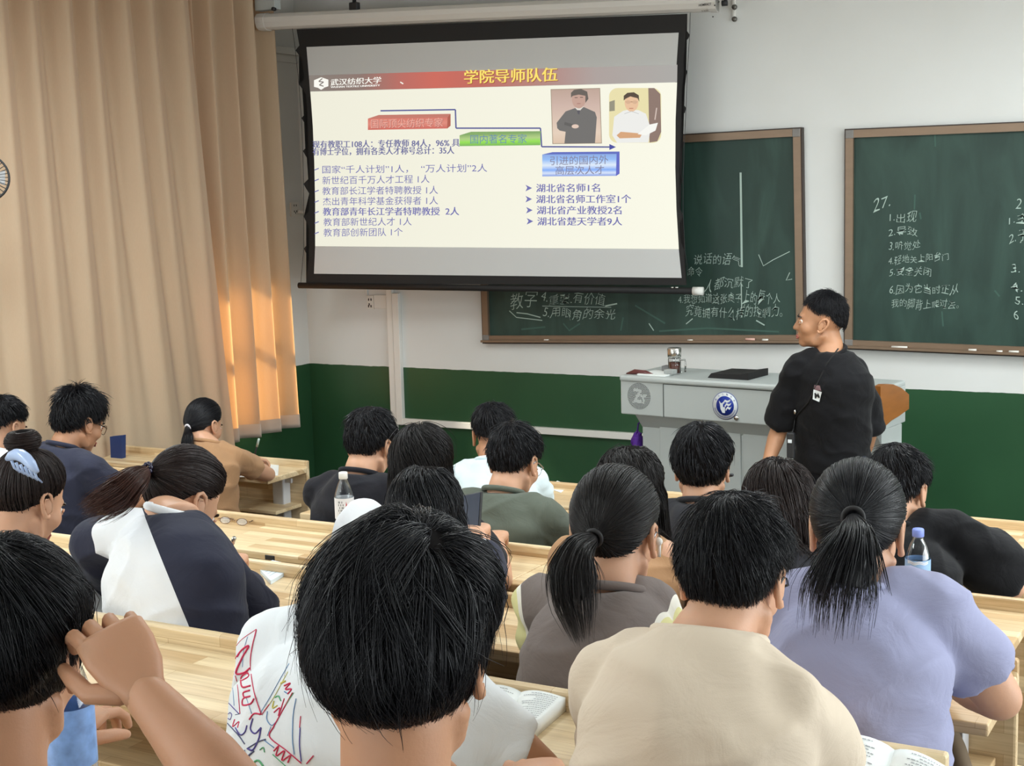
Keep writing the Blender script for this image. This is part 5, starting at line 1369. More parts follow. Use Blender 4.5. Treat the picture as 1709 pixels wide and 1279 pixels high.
def make_people():
    # --- front row
    PPL['i'] = person('person in a pale aqua T-shirt in the front row, seen past the olive shirt', hp_(822, 674, 4.95), 25, 18, **FR('A'), shirt='aqua', hair_kw=short(limit='fade', seed=3), skin=S_mid)
    PPL['c'] = person('person in a tan T-shirt with low ponytail writing by the curtain', hp_(338, 665, 4.95, .95), 2, 22, s=.95, **FR('A'), shirt='tan', skin=S_light,
        hair_kw=dict(style='tied', limit='pulled', m=H_black, n=2600, w=.0018, thick=.010, tie=(182, -34), tail=[ony(314, 730, 4.78), ony(312, 752, 4.76), ony(313, 780, 4.78)], tail_r=(.012, .026, .028, .016), seed=5),
        neck=ony(345, 745, 4.88), sw=.15, shR=ony(385, 765, 4.93), armR=(ony(448, 792, 5.22), ony(385, 786, 5.34)))
    PPL['a'] = person('person in white with short dark hair next to the navy T-shirt', hp_(4, 662, 4.12), 6, 22, **FR('A1'), shirt='white', hair_kw=short(limit='fade', seed=8))
    # --- second row
    PPL['b'] = person('person in a navy T-shirt and glasses with fluffy black hair', hp_(130, 652, 4.10), -8, 24, **FR('A1'), shirt='navy', sleeve=.8, sleeve_r=.07, hair_kw=short(L=(.075, .05, .02), thick=.026, messy=.6, clump=.9, lift=.5, seed=12, side_flat=.75), skin=S_mid)
    PPL['f'] = person('person in a black T-shirt bent over behind the red labelled bottle', hp_(617, 684, 4.12), 4, 26, **FR('A1'), shirt='black', hair_kw=short(seed=21, thick=.02), skin=S_light)
    PPL['j'] = person('person in an olive T-shirt and wire glasses writing', hp_(858, 708, 4.10), 2, 26, **FR('A1'), shirt='olive', sleeve=.85, sleeve_r=.075, hair_kw=short(seed=23, L=(.06, .03, .01)), skin=S_light)
    PPL['m'] = person('person in a charcoal T-shirt with a rounded black haircut before the lectern', hp_(1172, 711, 4.05), 14, 14, **FR('A1'), shirt='blackg', hair_kw=short(seed=27, thick=.025, L=(.06, .05, .03), side_flat=.85, lift=.2, messy=.2), skin=S_light)
    PPL['p'] = person('person in a black T-shirt hunched beyond the blue capped bottle', hp_(1500, 745, 4.10), -4, 26, sw=.19, chest=.215, waist=.20, shR=ony(1592, 885, 4.08), armR=(ony(1690, 978, 4.18), ony(1690, 985, 4.42)), **FR('A1'), shirt='jet', sleeve=.9, sleeve_r=.095, hair_kw=short(seed=31), skin=S_light)
    # --- third row
    PPL['g'] = person('person with a straight black bob behind the girl holding the phone', hp_(703, 710, 3.38, .97), 10, 10, s=.97, **FR('B'), ears=False, shirt='black', hair_kw=dict(style='long', limit='female', m=H_soft, n=3200, w=.0018, thick=.016, L=(.235, 0, 0), drop=True, whorl=(180, 78), clump=.5, messy=.12, lift=.1, pinch=.0, seed=33))
    PPL['k'] = person('person with long straight black hair and bare arm behind the taupe vest', hp_(1050, 746, 3.30, .97), 8, 14, s=.97, **FR('B'), ears=False, shirt='tan', sleeveless=True, arm_r=.05, shR=ony(1106, 935, 3.22), armR=(ony(1128, 1000, 3.34), ony(1110, 985, 3.52)), hair_kw=dict(style='long', limit='female', m=H_soft, n=3400, w=.0018, thick=.016, L=(.40, 0, 0), drop=True, whorl=(180, 80), clump=.5, messy=.1, lift=.1, seed=35, col=True), skin=S_light, sw=.145)
    PPL['n'] = person('person with long dark brown hair in front of the teacher', hp_(1300, 768, 3.40, .97), 10, 12, s=.97, **FR('B'), ears=False, shirt='black', hair_kw=dict(style='long', limit='female', m=H_brown, n=3400, w=.0018, thick=.016, L=(.40, 0, 0), drop=True, whorl=(180, 80), clump=.5, messy=.1, lift=.1, seed=37, col=True), sw=.145)
    # --- fourth row
    PPL['d'] = person('person in white with a bun held by a blue claw clip', hp_(42, 752, 2.42, .97), 2, 30, s=.97, **FR('B2'), shirt='white', skin=S_light,
        hair_kw=dict(style='tied', limit='female', m=H_brown, n=3000, w=.0017, thick=.014, tie=(180, 56), seed=41, clump=.7))
    PPL['e'] = person('person in a white and navy raglan top bent over with brown ponytail', hp_(300, 750, 2.48, .97), -6, 44, s=.97, byaw=-20, neck=ony(285, 868, 2.34), sw=.18, chest=.20, waist=.205, hip=.20, pelvis=np.array([-2.03, 2.17, ROWS['B2'][2] + .548]), shL=ony(160, 905, 2.34), shR=ony(345, 940, 2.38), armR=(ony(408, 1030, 2.50), ony(388, 944, 2.76)), armL=(ony(215, 965, 2.50), ony(325, 948, 2.70)), **FR('B2'), shirt='raglan', sleeve=1.5, sleeve_r=.078, skin=S_light, lean=.26, slouch=.07,
        hair_kw=dict(style='tied', limit='pulled', m=H_brown, n=3800, w=.0016, thick=.016, tie=(188, -12), seed=43, tail=[ony(226, 802, 2.26), ony(200, 828, 2.22), ony(168, 848, 2.17), ony(138, 864, 2.13)], tail_r=(.014, .034, .044, .040, .03), tail_mat=H_red, tail_n=1300),
        panel=lambda a, d, c, r, dl, dr, p: .5 + (max(.088 - dr, .080 - dl, float((p - SEAM[0]) @ SEAM[1]))) * 2.0)
    PPL['h'] = person('person in a black and white top with straight hair looking at a phone', hp_(708, 779, 2.55, .93), 8, 20, s=.93, **FR('B2'), shirt='raglan', sleeve=.8, sleeve_r=.068, skin=S_light, ears=False, shL=ony(606, 872, 2.58), armL=(ony(590, 965, 2.66), ony(705, 935, 2.84)), armR=(ony(800, 930, 2.72), ony(794, 892, 2.88)),
        hair_kw=dict(style='long', limit='female', m=H_black, n=3600, w=.0017, thick=.012, L=(.36, 0, 0), drop=True, whorl=(180, 80), clump=.5, messy=.08, lift=.05, seed=45, col=True), sw=.145,
        panel=lambda a, d, c, r, dl, dr, p: .5 + (a - .10) * 2.0)
    PPL['l'] = person('person in a taupe vest with yellow trim and a low black ponytail', hp_(1025, 781, 2.45, 1.0), 12, 20, **FR('B2'), shirt='vest', sleeve=.62, sleeve_r=.060, shL=ony(908, 1012, 2.42), shR=ony(1076, 1018, 2.44), skin=S_light, sw=.15,
        hair_kw=dict(style='tied', limit='pulled', m=H_soft, n=4200, w=.0016, thick=.014, tie=(186, -24), seed=47, tail=[ony(968, 920, 2.27), ony(960, 960, 2.24), ony(964, 1010, 2.22), ony(976, 1078, 2.22)], tail_r=(.014, .034, .050, .044, .018), tail_n=1500),
        panel=lambda a, d, c, r, dl, dr, p: .5 + ((a - .112 + .05 * max(0, d)) if a > 0 else (-a - .185)) * 1.8)
    PPL['o'] = person('person in a lilac top with a thick black ponytail', hp_(1432, 768, 2.45, .97), 10, 18, s=.97, shL=ony(1325, 1005, 2.38), shR=ony(1552, 1010, 2.42), armR=(ony(1668, 1165, 2.52), ony(1560, 1120, 2.80)), **FR('B2'), shirt='lilac', sleeve=.72, sleeve_r=.07, skin=S_light, sw=.15, chest=.155, waist=.136, hip=.150, arm_r=.05,
        hair_kw=dict(style='tied', limit='female', m=H_black, n=4400, w=.0016, thick=.012, tie=(178, -8), seed=49, tail=[ony(1430, 895, 2.22), ony(1422, 940, 2.18), ony(1412, 990, 2.16), ony(1402, 1056, 2.17)], tail_r=(.012, .036, .056, .070, .062), tail_n=1700))
    # --- fifth row
    PPL['q'] = person('person in a beige T-shirt with cropped black hair and glasses', hp_(1224, 832, 1.95, .92), 6, 24, s=.92, **FR('C'), shirt='beige', sleeve=.8, sleeve_r=.072, skin=S_light,
        hair_kw=short(n=10000, w=.0010, L=(.06, .036, .014), seed=51, thick=.020, messy=.4, lift=.25), neck=ony(1180, 1082, 1.86), neck_r=1.28, collar_r=.084, shL=ony(1010, 1140, 1.84), shR=ony(1308, 1176, 1.82), lean=.2)
    PPL['t'] = person('person in a white T-shirt with coloured felt-pen drawings', hp_(672, 900, 1.95, .92), 4, 30, s=.92, neck=ony(640, 1062, 1.86), sw=.2, chest=.235, waist=.225, hip=.20, pelvis=np.append(ony(585, 1250, 1.66)[:2], ROWS['C'][2] + .548), shL=ony(462, 1072, 1.82), armL=(ony(432, 1240, 1.92), ony(560, 1260, 2.06)), shR=ony(792, 1205, 1.78), armR=(ony(905, 1290, 1.84), ony(820, 1290, 2.0)), lean=.2, **FR('C'), shirt='white', sleeve=.58, sleeve_r=.064, skin=S_mid, hair_kw=short(n=2500, seed=53))
    # --- sixth row
    PPL['r'] = person('person with a large tousled black head covering the felt-pen shirt', hp_(664, 876, 1.06, .93), 22, 14, s=.93, neck=hp_(650, 876, 1.04, .93) - np.array([0, .01, .20]), **FR('D'), shirt='black', skin=S_mid, hair_kw=short(n=15000, w=.0010, L=(.15, .10, .02), thick=.026, whorl=(146, 60), seed=61, clump=1.1, messy=.15, lift=.16, side_flat=.75), voxel=.007)
    PPL['s'] = person('person with black hair resting a raised hand at the ear', hp_(2, 912, 1.03, .93), 26, 18, s=.93, neck=hp_(-20, 912, 1.0, .93) - np.array([0, .01, .20]), **FR('D'), shirt='black', skin=S_mid, hair_kw=short(n=14000, w=.0010, L=(.13, .10, .03), thick=.024, seed=63, clump=.6, messy=.15, lift=.1, side_flat=.85), voxel=.007,
        armR=(ony(400, 1340, 1.0), ony(244, 1160, 1.02)), handspec={'R': dict(open=.3, s=.92, d=ony(178, 1050, 1.03) - ony(244, 1160, 1.02), n=np.array([-.6, .5, -.5]), t=np.array([-.3, -.6, -.6]), curl=.75)})
make_people()

# ------------------------------------------------------------------ the teacher
def teacher():
    y = 6.1; fl = .14
    top = ony(1370, 489, y); Hc = top - np.array([0, 0, .126])
    nk = ony(1388, 592, y); pel = np.array([nk[0] - .0, y + .02, fl + .95])
    SLt = ony(1425, 618, y + .06); SRt = ony(1334, 612, y - .06)
    p = person('person standing in a black T-shirt with lanyard, looking at the projection screen', Hc, 104, -2, 0, s=1.04, byaw=150, floor=fl, seat=False, neck=nk, pelvis=pel, shirt='jet', sleeve=.98, sleeve_r=.078, skin=S_teach,
               sw=.17, chest=.185, waist=.175, hip=.165, slouch=.0, depth=1.18, arm_r=.046, group=None, shR=SLt if False else SRt, shL=SLt, trousers='trousers',
               armR=(ony(1302, 712, y - .02), ony(1280, 778, y - .16)), armL=(ony(1450, 722, y + .14), ony(1432, 782, y + .30)), voxel=.008, collar_r=.068,
               handspec={'R': dict(d=np.array([-.15, -.2, -1.0]), n=np.array([.8, .5, 0]), t=np.array([-.4, -.8, 0]), curl=.35), 'L': dict(d=np.array([-.8, .2, -.5]), n=np.array([0, .8, -.4]), t=np.array([0, -.2, -.9]), curl=.5)},
               hair_kw=dict(style='short', limit='fade', n=7000, w=.0013, thick=.016, L=(.030, .014, .006), clump=.4, messy=.5, lift=.5, seed=71, side_flat=.12))
    root = p['root']; so = p['shirt']
    V = np.array([w.co[:] for w in so.data.vertices]) + origin(so)
    bvh = BVHTree.FromPolygons([Vector(q) for q in V], [tuple(q.vertices) for q in so.data.polygons])
    def onshirt(px, py, off=.003):
        d = ray(px, py); d = d / np.linalg.norm(d); hit = bvh.ray_cast(Vector(CAM), Vector(d))
        if hit[0] is None: return ony(px, py, y - .15)
        return np.array(hit[0]) + np.array(hit[1]) * off * (1 if np.dot(hit[1], d) < 0 else -1)
    # lanyard
    M_cord = mat('black_cord', srgb(14, 14, 16), .6)
    ly = MB(); ly.tube([onshirt(*q, .004) for q in ((1399, 582), (1380, 608), (1365, 640), (1350, 672), (1332, 692), (1327, 700))], .0035, 6)
    ly.tube([onshirt(*q, .004) for q in ((1327, 700), (1324, 715), (1321, 726))], .0035, 6); l = ly.build('lanyard', M_cord, root)
    m = MB(); m.sphere(onshirt(1329, 687, .008), (.007, .007, .012), seg=10, rings=8); m.build('lanyard_clip', M_chrome, l)
    a = onshirt(1320, 722, .012); right = p['right']
    m = MB(); m.box(a + (-.017, -.012, -.115), a + (.017, .012, .0), .006); pack = m.build('microphone_pack', M_dark, root)
    m = MB(); m.box(a + (-.010, -.0135, -.045), a + (.008, -.011, -.03)); m.build('pack_window', M_ewhite, pack)
    # chest print
    m = MB()
    def patch(px, mat_, nm, off=.004, par=so):
        m = MB(); P = [onshirt(*q, off) for q in px]; m.quad(*P); return m.build(nm, mat_, par)
    patch([(1360, 643), (1369, 644), (1371, 652), (1359, 651)], mat('print_grey', srgb(120, 92, 96), .8), 'chest_print')
    w = patch([(1359, 650), (1372, 654), (1368, 671), (1357, 666)], M_ewhite, 'chest_print', .005)
    m = MB(); put_text(m, "M", (1361, 665), (1369, 664), 9, lambda x, yy: onshirt(x, yy, .007), .02); m.build('print_letter', M_cord, so)
    PPL['teacher'] = p
teacher()

# ------------------------------------------------------------------ worn things
def worn():
    for k, rim in (('b', 0), ('j', 1), ('l', 1), ('q', 0)):
        p = PPL[k]; glasses(p['root'], p['H'], p['R'], p['s'], M_gsilver if rim else M_gblack, bool(rim))
    # hair ties
    def tie(k, az, el, m, beads, extra, r=.015):
        p = PPL[k]; d = dirs(*tie_dir(az, el)); c = p['H'] + p['R'] @ ((EC + d * (erad(d) + extra)) * p['s']); ax = p['R'] @ d; u = nrm(np.cross(ax, [0, .3, 1])); w = np.cross(ax, u); g = MB(); n = 12
        if beads:
            for i in range(n):
                a = 2 * np.pi * i / n; g.sphere(c + r * (math.cos(a) * u + math.sin(a) * w), .0055, seg=8, rings=6)
        else:
            a = np.linspace(0, 2 * np.pi, 20, endpoint=False); g.tube(c + r * (np.cos(a)[:, None] * u + np.sin(a)[:, None] * w), .0045, 8, closed=True)
        g.build('hair_tie', m, p['root'])
    def tie_dir(a, e): return a, e
    tie('c', 182, -34, mat('white_bead', srgb(220, 216, 220), .3), True, .012, .012)
    tie('e', 188, -12, mat('dark_bead', srgb(40, 38, 60), .15), True, .022, .018)
    tie('l', 186, -24, mat('black_elastic', srgb(22, 20, 22), .6), False, .020)
    tie('o', 178, -8, mat('black_elastic', srgb(22, 20, 22), .6), False, .020, .017)
    # bun and claw clip
    p = PPL['d']; H, R = p['H'], p['R']; d = dirs(180, 56); c = H + R @ (EC + d * (erad(d) + .028)); ax = R @ d
    rng = np.random.default_rng(9); n = 900; kk = 12; u = nrm(np.cross(ax, [0, 0, 1.0])); w = np.cross(ax, u); P = np.zeros((n, kk, 3)); ph = rng.random(n) * 6.28; rad = .022 + .018 * rng.random(n); hgt = (rng.random(n) - .5) * .05
    for j in range(kk):
        a = ph + j / (kk - 1) * 3.2; rr = rad * (1 + .15 * np.sin(2 * a)) * np.sqrt(np.clip(1 - (hgt / .034) ** 2, .1, 1)); P[:, j] = c + (rr * np.cos(a))[:, None] * u + (rr * np.sin(a))[:, None] * w + hgt[:, None] * ax
    v, q = strands_mesh(P, np.full(n, .0018), .3, rng); b = MB(); b.sphere(c, .030, seg=16, rings=10)
    bq = [f if len(f) == 4 else (f[0], f[1], f[2], f[2]) for f in b.f]
    quick_mesh('hair_bun', np.concatenate([v]), q, H_brown, p['root']); b.build('bun_core', H_cap, p['root'])
    M_clip = mat('blue_clip_plastic', srgb(158, 178, 214), .25)
    m = MB(); A = ony(12, 766, 2.30); Bp = ony(62, 788, 2.28); up = nrm(np.cross(Bp - A, ax))
    pts = [A + (Bp - A) * t + ax * .012 * math.sin(math.pi * t) + np.array([0, 0, .012]) * math.sin(math.pi * t) for t in np.linspace(0, 1, 7)]
    m.tube(pts, [.006, .012, .014, .015, .014, .012, .006], 12)
    for t in np.linspace(.15, .9, 6):
        q0 = A + (Bp - A) * t; m.tube([q0, q0 + np.array([0, .006, -.018]), q0 + np.array([0.002, .02, -.032])], [.004, .003, .002], 6)
    m.build('claw_clip', M_clip, p['root'])
    # earbud
    p = PPL['l']; P = lambda x, y, z: p['H'] + p['R'] @ np.array([x, y, z])
    m = MB(); m.sphere(P(.086, .004, -.012), .008, seg=12, rings=8); m.tube([P(.087, .006, -.014), P(.086, .016, -.040)], .0035, 8); m.build('earbud', M_trunk, p['root'])
worn()

# ------------------------------------------------------------------ things on the desks
def flat(px, Z): return [onz(x, y, Z) for x, y in px]
def bottle(c, label, cap, lab, h=.225, r=.0325, print_=None, water=None):
    t = thing('water_bottle', label, 'bottle', c, 'drink bottles on the desks')
    MB().lathe(c, [(r * .7, .0), (r * .96, .004), (r, .015), (r, h * .30), (r * .94, h * .32), (r, h * .34), (r, h * .62), (r * .94, h * .68), (r * .66, h * .80), (r * .42, h * .875), (r * .40, h * .91)], seg=32).build('bottle_body', M_pet, t)
    if water: MB().lathe(c, [(r * .68, .003), (r * .95, .012), (r * .95, h * water)], seg=28).build('water', glass_mat('water', (.96, .98, 1), 0, 1.33) if 'water' not in MATS else MATS['water'], t)
    MB().lathe(c, [(r * 1.012, h * .30), (r * 1.012, h * .62)], seg=40, cap=False).build('label', lab, t)
    MB().lathe(c, [(r * .45, h * .90), (r * .47, h * .905), (r * .47, h * .985), (r * .42, h)], seg=24).build('cap', cap, t)
    if print_: print_(t, c, r * 1.016, h)
    return t
def wrap(c, r, h, a, z):   # label coordinates (metres around, fraction up) facing the camera
    v = CAM - c; th = math.atan2(v[1], v[0]) + a / r
    return np.array([c[0] + r * math.cos(th), c[1] + r * math.sin(th), c[2] + z * h])
def desk_things():
    # red labelled clear bottle on the third row
    c = onz(588, 893, dtop('B')); c[1] = min(c[1], 3.80)
    M_lab = mat('pale_label', srgb(232, 232, 236), .5); M_red = mat('label_red', srgb(190, 30, 40), .5)
    def pr(t, c, r, h):
        m = MB(); f = lambda pts: m.add([wrap(c, r, h, a, z) for a, z in pts], [tuple(range(len(pts)))], 0, False)
        f([(.002, .36), (.006, .58), (.010, .50), (.026, .44), (.012, .46)]); m.build('label_print', M_red, t)
        m = MB(); 
        for i in range(5):
            for j in range(6):
                if (i * 7 + j * 3) % 5 < 3: m.add([wrap(c, r, h, -.022 + i * .004 + dx, .34 + j * .042 + dz) for dx, dz in ((0, 0), (.003, 0), (.003, .03), (0, .03))], [(0, 1, 2, 3)], 0, False)
        m.build('label_text', M_ink, t)
    bottle(c, 'clear drink bottle with white cap and red marked label behind the black T-shirt', M_trunk, M_lab, print_=pr)
    # blue capped bottle
    c = onz(1531, 1012, dtop('B')); c[1] = min(c[1], 3.80)
    M_lb = mat('sky_blue_label', srgb(150, 186, 232), .4, var=.12, vscale=40, stretch=(.3, .3, 3)); M_bc = mat('blue_cap', srgb(132, 150, 224), .4)
    def pr2(t, c, r, h):
        m = MB(); f = lambda pts: m.add([wrap(c, r, h, a, z) for a, z in pts], [tuple(range(len(pts)))], 0, False)
        f([(-.014, .475), (.002, .49), (.002, .50), (-.014, .49)]); f([(-.008, .44), (-.004, .44), (-.002, .53), (-.006, .53)]); f([(-.014, .47), (-.012, .47), (-.013, .52), (-.015, .52)])
        m.build('label_print', mat('navy_print', srgb(30, 50, 110), .5), t)
        m = MB()
        for k in range(2): m.add([wrap(c, r, h, -.03 + .004 * i, .575 + .02 * k + .008 * math.sin(i * .9)) for i in range(16)] + [wrap(c, r, h, -.03 + .004 * i, .587 + .02 * k + .008 * math.sin(i * .9)) for i in range(16)], [(i, i + 1, 17 + i, 16 + i) for i in range(15)], 0, False)
        m.build('label_wave', M_lab, t)
    bottle(c, 'water bottle with blue cap and sky blue aeroplane label by the lilac shoulder', M_bc, M_lb, h=.215, r=.0335, print_=pr2, water=.56)
    # bottle on the nearest row
    c = ony(118, 1215, 1.24); c[2] = dtop('D')
    bottle(c, 'crinkled water bottle with blue label below the raised hand', M_trunk, mat('royal_blue_label', srgb(120, 156, 216), .4, var=.55, vscale=60), h=.245, r=.031)
    # eyeglasses on the third row desk
    Z = dtop('B'); P = lambda px, py, dz: onz(px, py, Z) + (0, 0, dz)
    t = thing('eyeglasses', 'thin framed eyeglasses lying open behind the black T-shirt', 'eyeglasses', P(388, 872, 0))
    m = MB(); a = np.linspace(0, 2 * np.pi, 22, endpoint=False)
    ex = nrm(P(420, 870, 0) - P(362, 864, 0)); ey = nrm(np.cross([0, 0, 1], ex))
    for cx_, cy_ in ((376, 874), (404, 877)):
        c = P(cx_, cy_, .012); l_ = MB(); l_.add([c + (ex * .0225 * math.cos(q) + (ey * .004 + np.array([0, 0, .011])) * math.sin(q)) + ey * o_ for o_ in (0, .0012) for q in a], [tuple(range(22)), tuple(range(43, 21, -1))], 0, False); l_.build('lens', M_pet, t); m.tube([c + ex * .023 * math.cos(q) + (ey * .004 + np.array([0, 0, .011])) * math.sin(q) for q in a], .0012, 6, closed=True)
    m.tube([P(387, 875, .014), P(390, 875, .016), P(393, 876, .014)], .0012, 6)
    c0, c1 = P(364, 873, .014), P(416, 878, .014)
    m.tube([c0, c0 + ey * .02, c0 + ey * .03 + ex * .05 + (0, 0, -.002), c0 + ey * .03 + ex * .09 + (0, 0, -.006)], .0013, 6)
    m.tube([c1, c1 + ey * .02, c1 + ey * .045 - ex * .05, c1 + ey * .045 - ex * .09 + (0, 0, -.006)], .0013, 6)
    m.build('frame', mat('bronze_wire', srgb(120, 96, 84), .3, .8), t)
    # papers, notebooks, books
    def sheet(name, label, px, Z, m=M_paper, th=.0015, cat='paper', grp=None, lines=None):
        q = flat(px, Z + .0006); o = MB(); o.prism(q, (0, 0, th)); ob = o.build(name, m, None, True); tag(ob, label, cat, grp)
        if lines:
            k = MB(); A, B, C, D = q; rng = np.random.default_rng(len(label))
            for i in range(lines):
                t0 = .1 + .8 * i / lines; e = .55 + .35 * rng.random(); w = .012
                f = lambda s_, t_: A * (1 - s_) * (1 - t_) + B * s_ * (1 - t_) + C * s_ * t_ + D * (1 - s_) * t_ + np.array([0, 0, th + .0008])
                k.quad(f(.1, t0), f(e, t0), f(e, t0 + w), f(.1, t0 + w))
            k.build('writing', M_ink, ob)
        return ob
    sheet('paper_sheet', 'white loose sheet on the front desk beyond the olive sleeve', [(915, 815), (930, 803), (950, 811), (936, 823)], dtop('A'))
    sheet('paper_sheet', 'white paper under the olive shirt elbow', [(893, 905), (903, 884), (935, 892), (930, 912)], dtop('A1'))
    sheet('paper_sheet', 'white paper in front of the hunched black T-shirt', [(1688, 946), (1700, 934), (1760, 942), (1752, 958)], dtop('A1'), lines=5)
    sheet('paper_sheet', 'white sheet under the hand of the person in tan', [(398, 797), (428, 772), (466, 769), (464, 794)], dtop('A'))
    sheet('notebook', 'open white workbook on the desk beside the navy shirt', [(158, 822), (162, 790), (214, 797), (205, 830)], dtop('A1'), cat='notebook', th=.012, lines=8)
    sheet('notebook', 'notebook with blue edge on the desk by the navy elbow', [(428, 950), (455, 941), (494, 950), (452, 976)], dtop('B2'), mat('pale_blue_paper', srgb(222, 236, 246), .7), .010, 'notebook', lines=6)
    m = MB(); A, B = onz(412, 943, dtop('B2') + .016), onz(463, 951, dtop('B2') + .016); m.tube([A, A + (B - A) * .9, B], [.005, .0055, .002], 10); tag(m.build('pen', mat('pink_plastic', srgb(216, 110, 160), .35)), 'pink pen lying along the blue edged notebook', 'pen')
    m = MB(); m.box(onz(412, 943, dtop('B2')) - (.01, .01, 0), onz(455, 948, dtop('B2')) + (.01, .01, .0105), .003); tag(m.build('pencil_case', mat('pale_pink_case', srgb(228, 190, 206), .6)), 'flat pale pink pencil case under the pink pen', 'pencil case')
    # curled printed page of the near white shirt
    def book(name, label, left, right, Z, curl, lines, base=None):
        """open book: px outlines of the two pages given as far/near corners; the pages bow upwards"""
        t = None; objs = []
        sp0 = [np.array(onz(*q, Z)) for q in left]; sp1 = [np.array(onz(*q, Z)) for q in right]
        t = thing(name, label, 'book', (sp0[1][0], sp0[1][1], Z if base is None else base))
        for q, nm in ((sp0, 'page'), (sp1, 'page')):
            A, B, C, D = q   # far outer, far spine, near spine, near outer
            nu, nv = 12, 6; V = []
            for j in range(nv):
                for i in range(nu):
                    u, v = i / (nu - 1), j / (nv - 1); p_ = A * (1 - u) * (1 - v) + B * u * (1 - v) + C * u * v + D * (1 - u) * v
                    V.append(p_ + np.array([0, 0, .004 + curl * math.sin(math.pi * min(1, (1 - u) * 1.0 + .02)) ** .8 * (.35 + .65 * u)]))
            V = np.array(V); f = [(j * nu + i, j * nu + i + 1, (j + 1) * nu + i + 1, (j + 1) * nu + i) for j in range(nv - 1) for i in range(nu - 1)]
            m = MB(); n = len(V); low = V.copy(); low[:, 2] = (Z if base is None else base) + .001
            m.add(np.concatenate([V, low]), f + [tuple(n + k for k in reversed(q_)) for q_ in f] + [(i, n + i, n + i + 1, i + 1) for i in range(nu - 1)] + [((nv - 1) * nu + i + 1, n + (nv - 1) * nu + i + 1, n + (nv - 1) * nu + i, (nv - 1) * nu + i) for i in range(nu - 1)]
                  + [(j * nu, (j + 1) * nu, n + (j + 1) * nu, n + j * nu) for j in range(nv - 1)] + [(j * nu + nu - 1, n + j * nu + nu - 1, n + (j + 1) * nu + nu - 1, (j + 1) * nu + nu - 1) for j in range(nv - 1)])
            pg = m.build(nm, M_paper, t, True)
            k = MB(); rng = np.random.default_rng(int(Z * 100) + len(label))
            G = V.reshape(nv, nu, 3)
            def at(u, v):
                x, y = u * (nu - 1), v * (nv - 1); i, j = min(int(x), nu - 2), min(int(y), nv - 2); a, b = x - i, y - j
                return G[j, i] * (1 - a) * (1 - b) + G[j, i + 1] * a * (1 - b) + G[j + 1, i + 1] * a * b + G[j + 1, i] * (1 - a) * b + np.array([0, 0, .0012])
            for r in range(lines):
                v0 = .08 + .84 * r / lines; u0, u1 = .12, .5 + .38 * rng.random(); x = u0
                while x < u1:
                    x2 = x + .02 + .05 * rng.random(); k.quad(at(x, v0), at(min(x2, .92), v0), at(min(x2, .92), v0 + .18 / lines), at(x, v0 + .18 / lines)); x = x2 + .015
            k.build('writing', M_ink, pg)
    book('open_notebook', 'open handwritten notebook on the desk beside the beige sleeve', [(1378, 1226), (1493, 1258), (1470, 1330), (1350, 1300)], [(1600, 1296), (1493, 1258), (1470, 1330), (1590, 1370)], dtop('C') + .030, .016, 12, dtop('C'))
    book('open_book', 'open printed book with curling page between the white and beige shirts', [(800, 1146), (870, 1160), (838, 1225), (770, 1210)], [(944, 1168), (870, 1160), (838, 1225), (893, 1212)], dtop('C') + .022, .010, 14, dtop('C'))
    # phone in the hand of the straight haired person
    c = ony(786, 868, 2.92); v = nrm(np.array([-.25, -.8, .35])); u = nrm(np.cross([0, 0, 1], v)); w = np.cross(v, u)
    t_ = math.radians(16); u2 = u * math.cos(t_) + w * math.sin(t_); w2 = -u * math.sin(t_) + w * math.cos(t_)
    fr = lambda q: c + q[:, :1] * u2 + q[:, 1:2] * v + q[:, 2:3] * w2
    t = thing('phone', 'dark smartphone held up by the person in the black and white top', 'phone', c)
    MB().box((-.034, -.004, -.068), (.034, .004, .068), .004, fr=fr).build('phone_body', M_dark, t)
    MB().box((-.031, .0042, -.064), (.031, .0050, .064), .0005, fr=fr).build('phone_screen', mat('phone_glass', srgb(44, 52, 72), .12), t)
    # pens held by writers
    def pen(a, b, m, label, mc):
        d = b - a; g = thing('pen', label, 'pen', a, None); k = MB(); k.tube([a, a + d * .08, a + d * .62], [.0012, .0045, .0045], 10); k.build('barrel', m, g); k = MB(); k.tube([a + d * .60, b], [.0055, .0055], 10); k.build('pen_cap', mc, g)
    pen(ony(424, 764, 5.30), ony(432, 733, 5.26), M_dark, 'black pen with pale cap raised by the person in tan', mat('pale_green_cap', srgb(196, 214, 204), .4))
    pen(ony(383, 922, 2.75), ony(391, 898, 2.72), mat('clear_brown_pen', srgb(150, 110, 96), .3), 'brown pen held by the person in the raglan top', M_chrome)
    pen(ony(1210, 796, 4.30), ony(1222, 793, 4.25), M_dark, 'dark pen seen beside the rounded black haircut', M_dark)
    m = MB(); A, B = onz(178, 797, dtop('A1') + .018), onz(203, 800, dtop('A1') + .018); m.tube([A, B], .0045, 8); tag(m.build('pen', M_trunk), 'white pen lying on the workbook beside the navy shirt', 'pen')
    # blue folder standing against the curtain
    A = ony(146, 740, 5.15); q = [ony(143, 738, 5.2), ony(163, 736, 5.2), ony(164, 792, 5.2), ony(146, 794, 5.2)]
    m = MB(); 
    lo = min(q[2][2], q[3][2]); P = [np.array([q[0][0], 5.2, q[0][2]]), np.array([q[1][0], 5.2, q[1][2]]), np.array([q[2][0], 5.2, dtop('A')]), np.array([q[3][0], 5.2, dtop('A')])]
    m.prism([p_ + (0, .17, 0) for p_ in P], (0, .03, 0)); tag(m.build('blue_folder', mat('navy_blue_card', srgb(24, 50, 104), .5), None, True), 'upright navy blue folder between the navy shirt and the curtain', 'folder')
    # shoulder bag on the bench at right
    M_bag = mat('dark_brown_leather', srgb(40, 28, 26), .55); M_strap = mat('tan_webbing', srgb(110, 92, 70), .8)
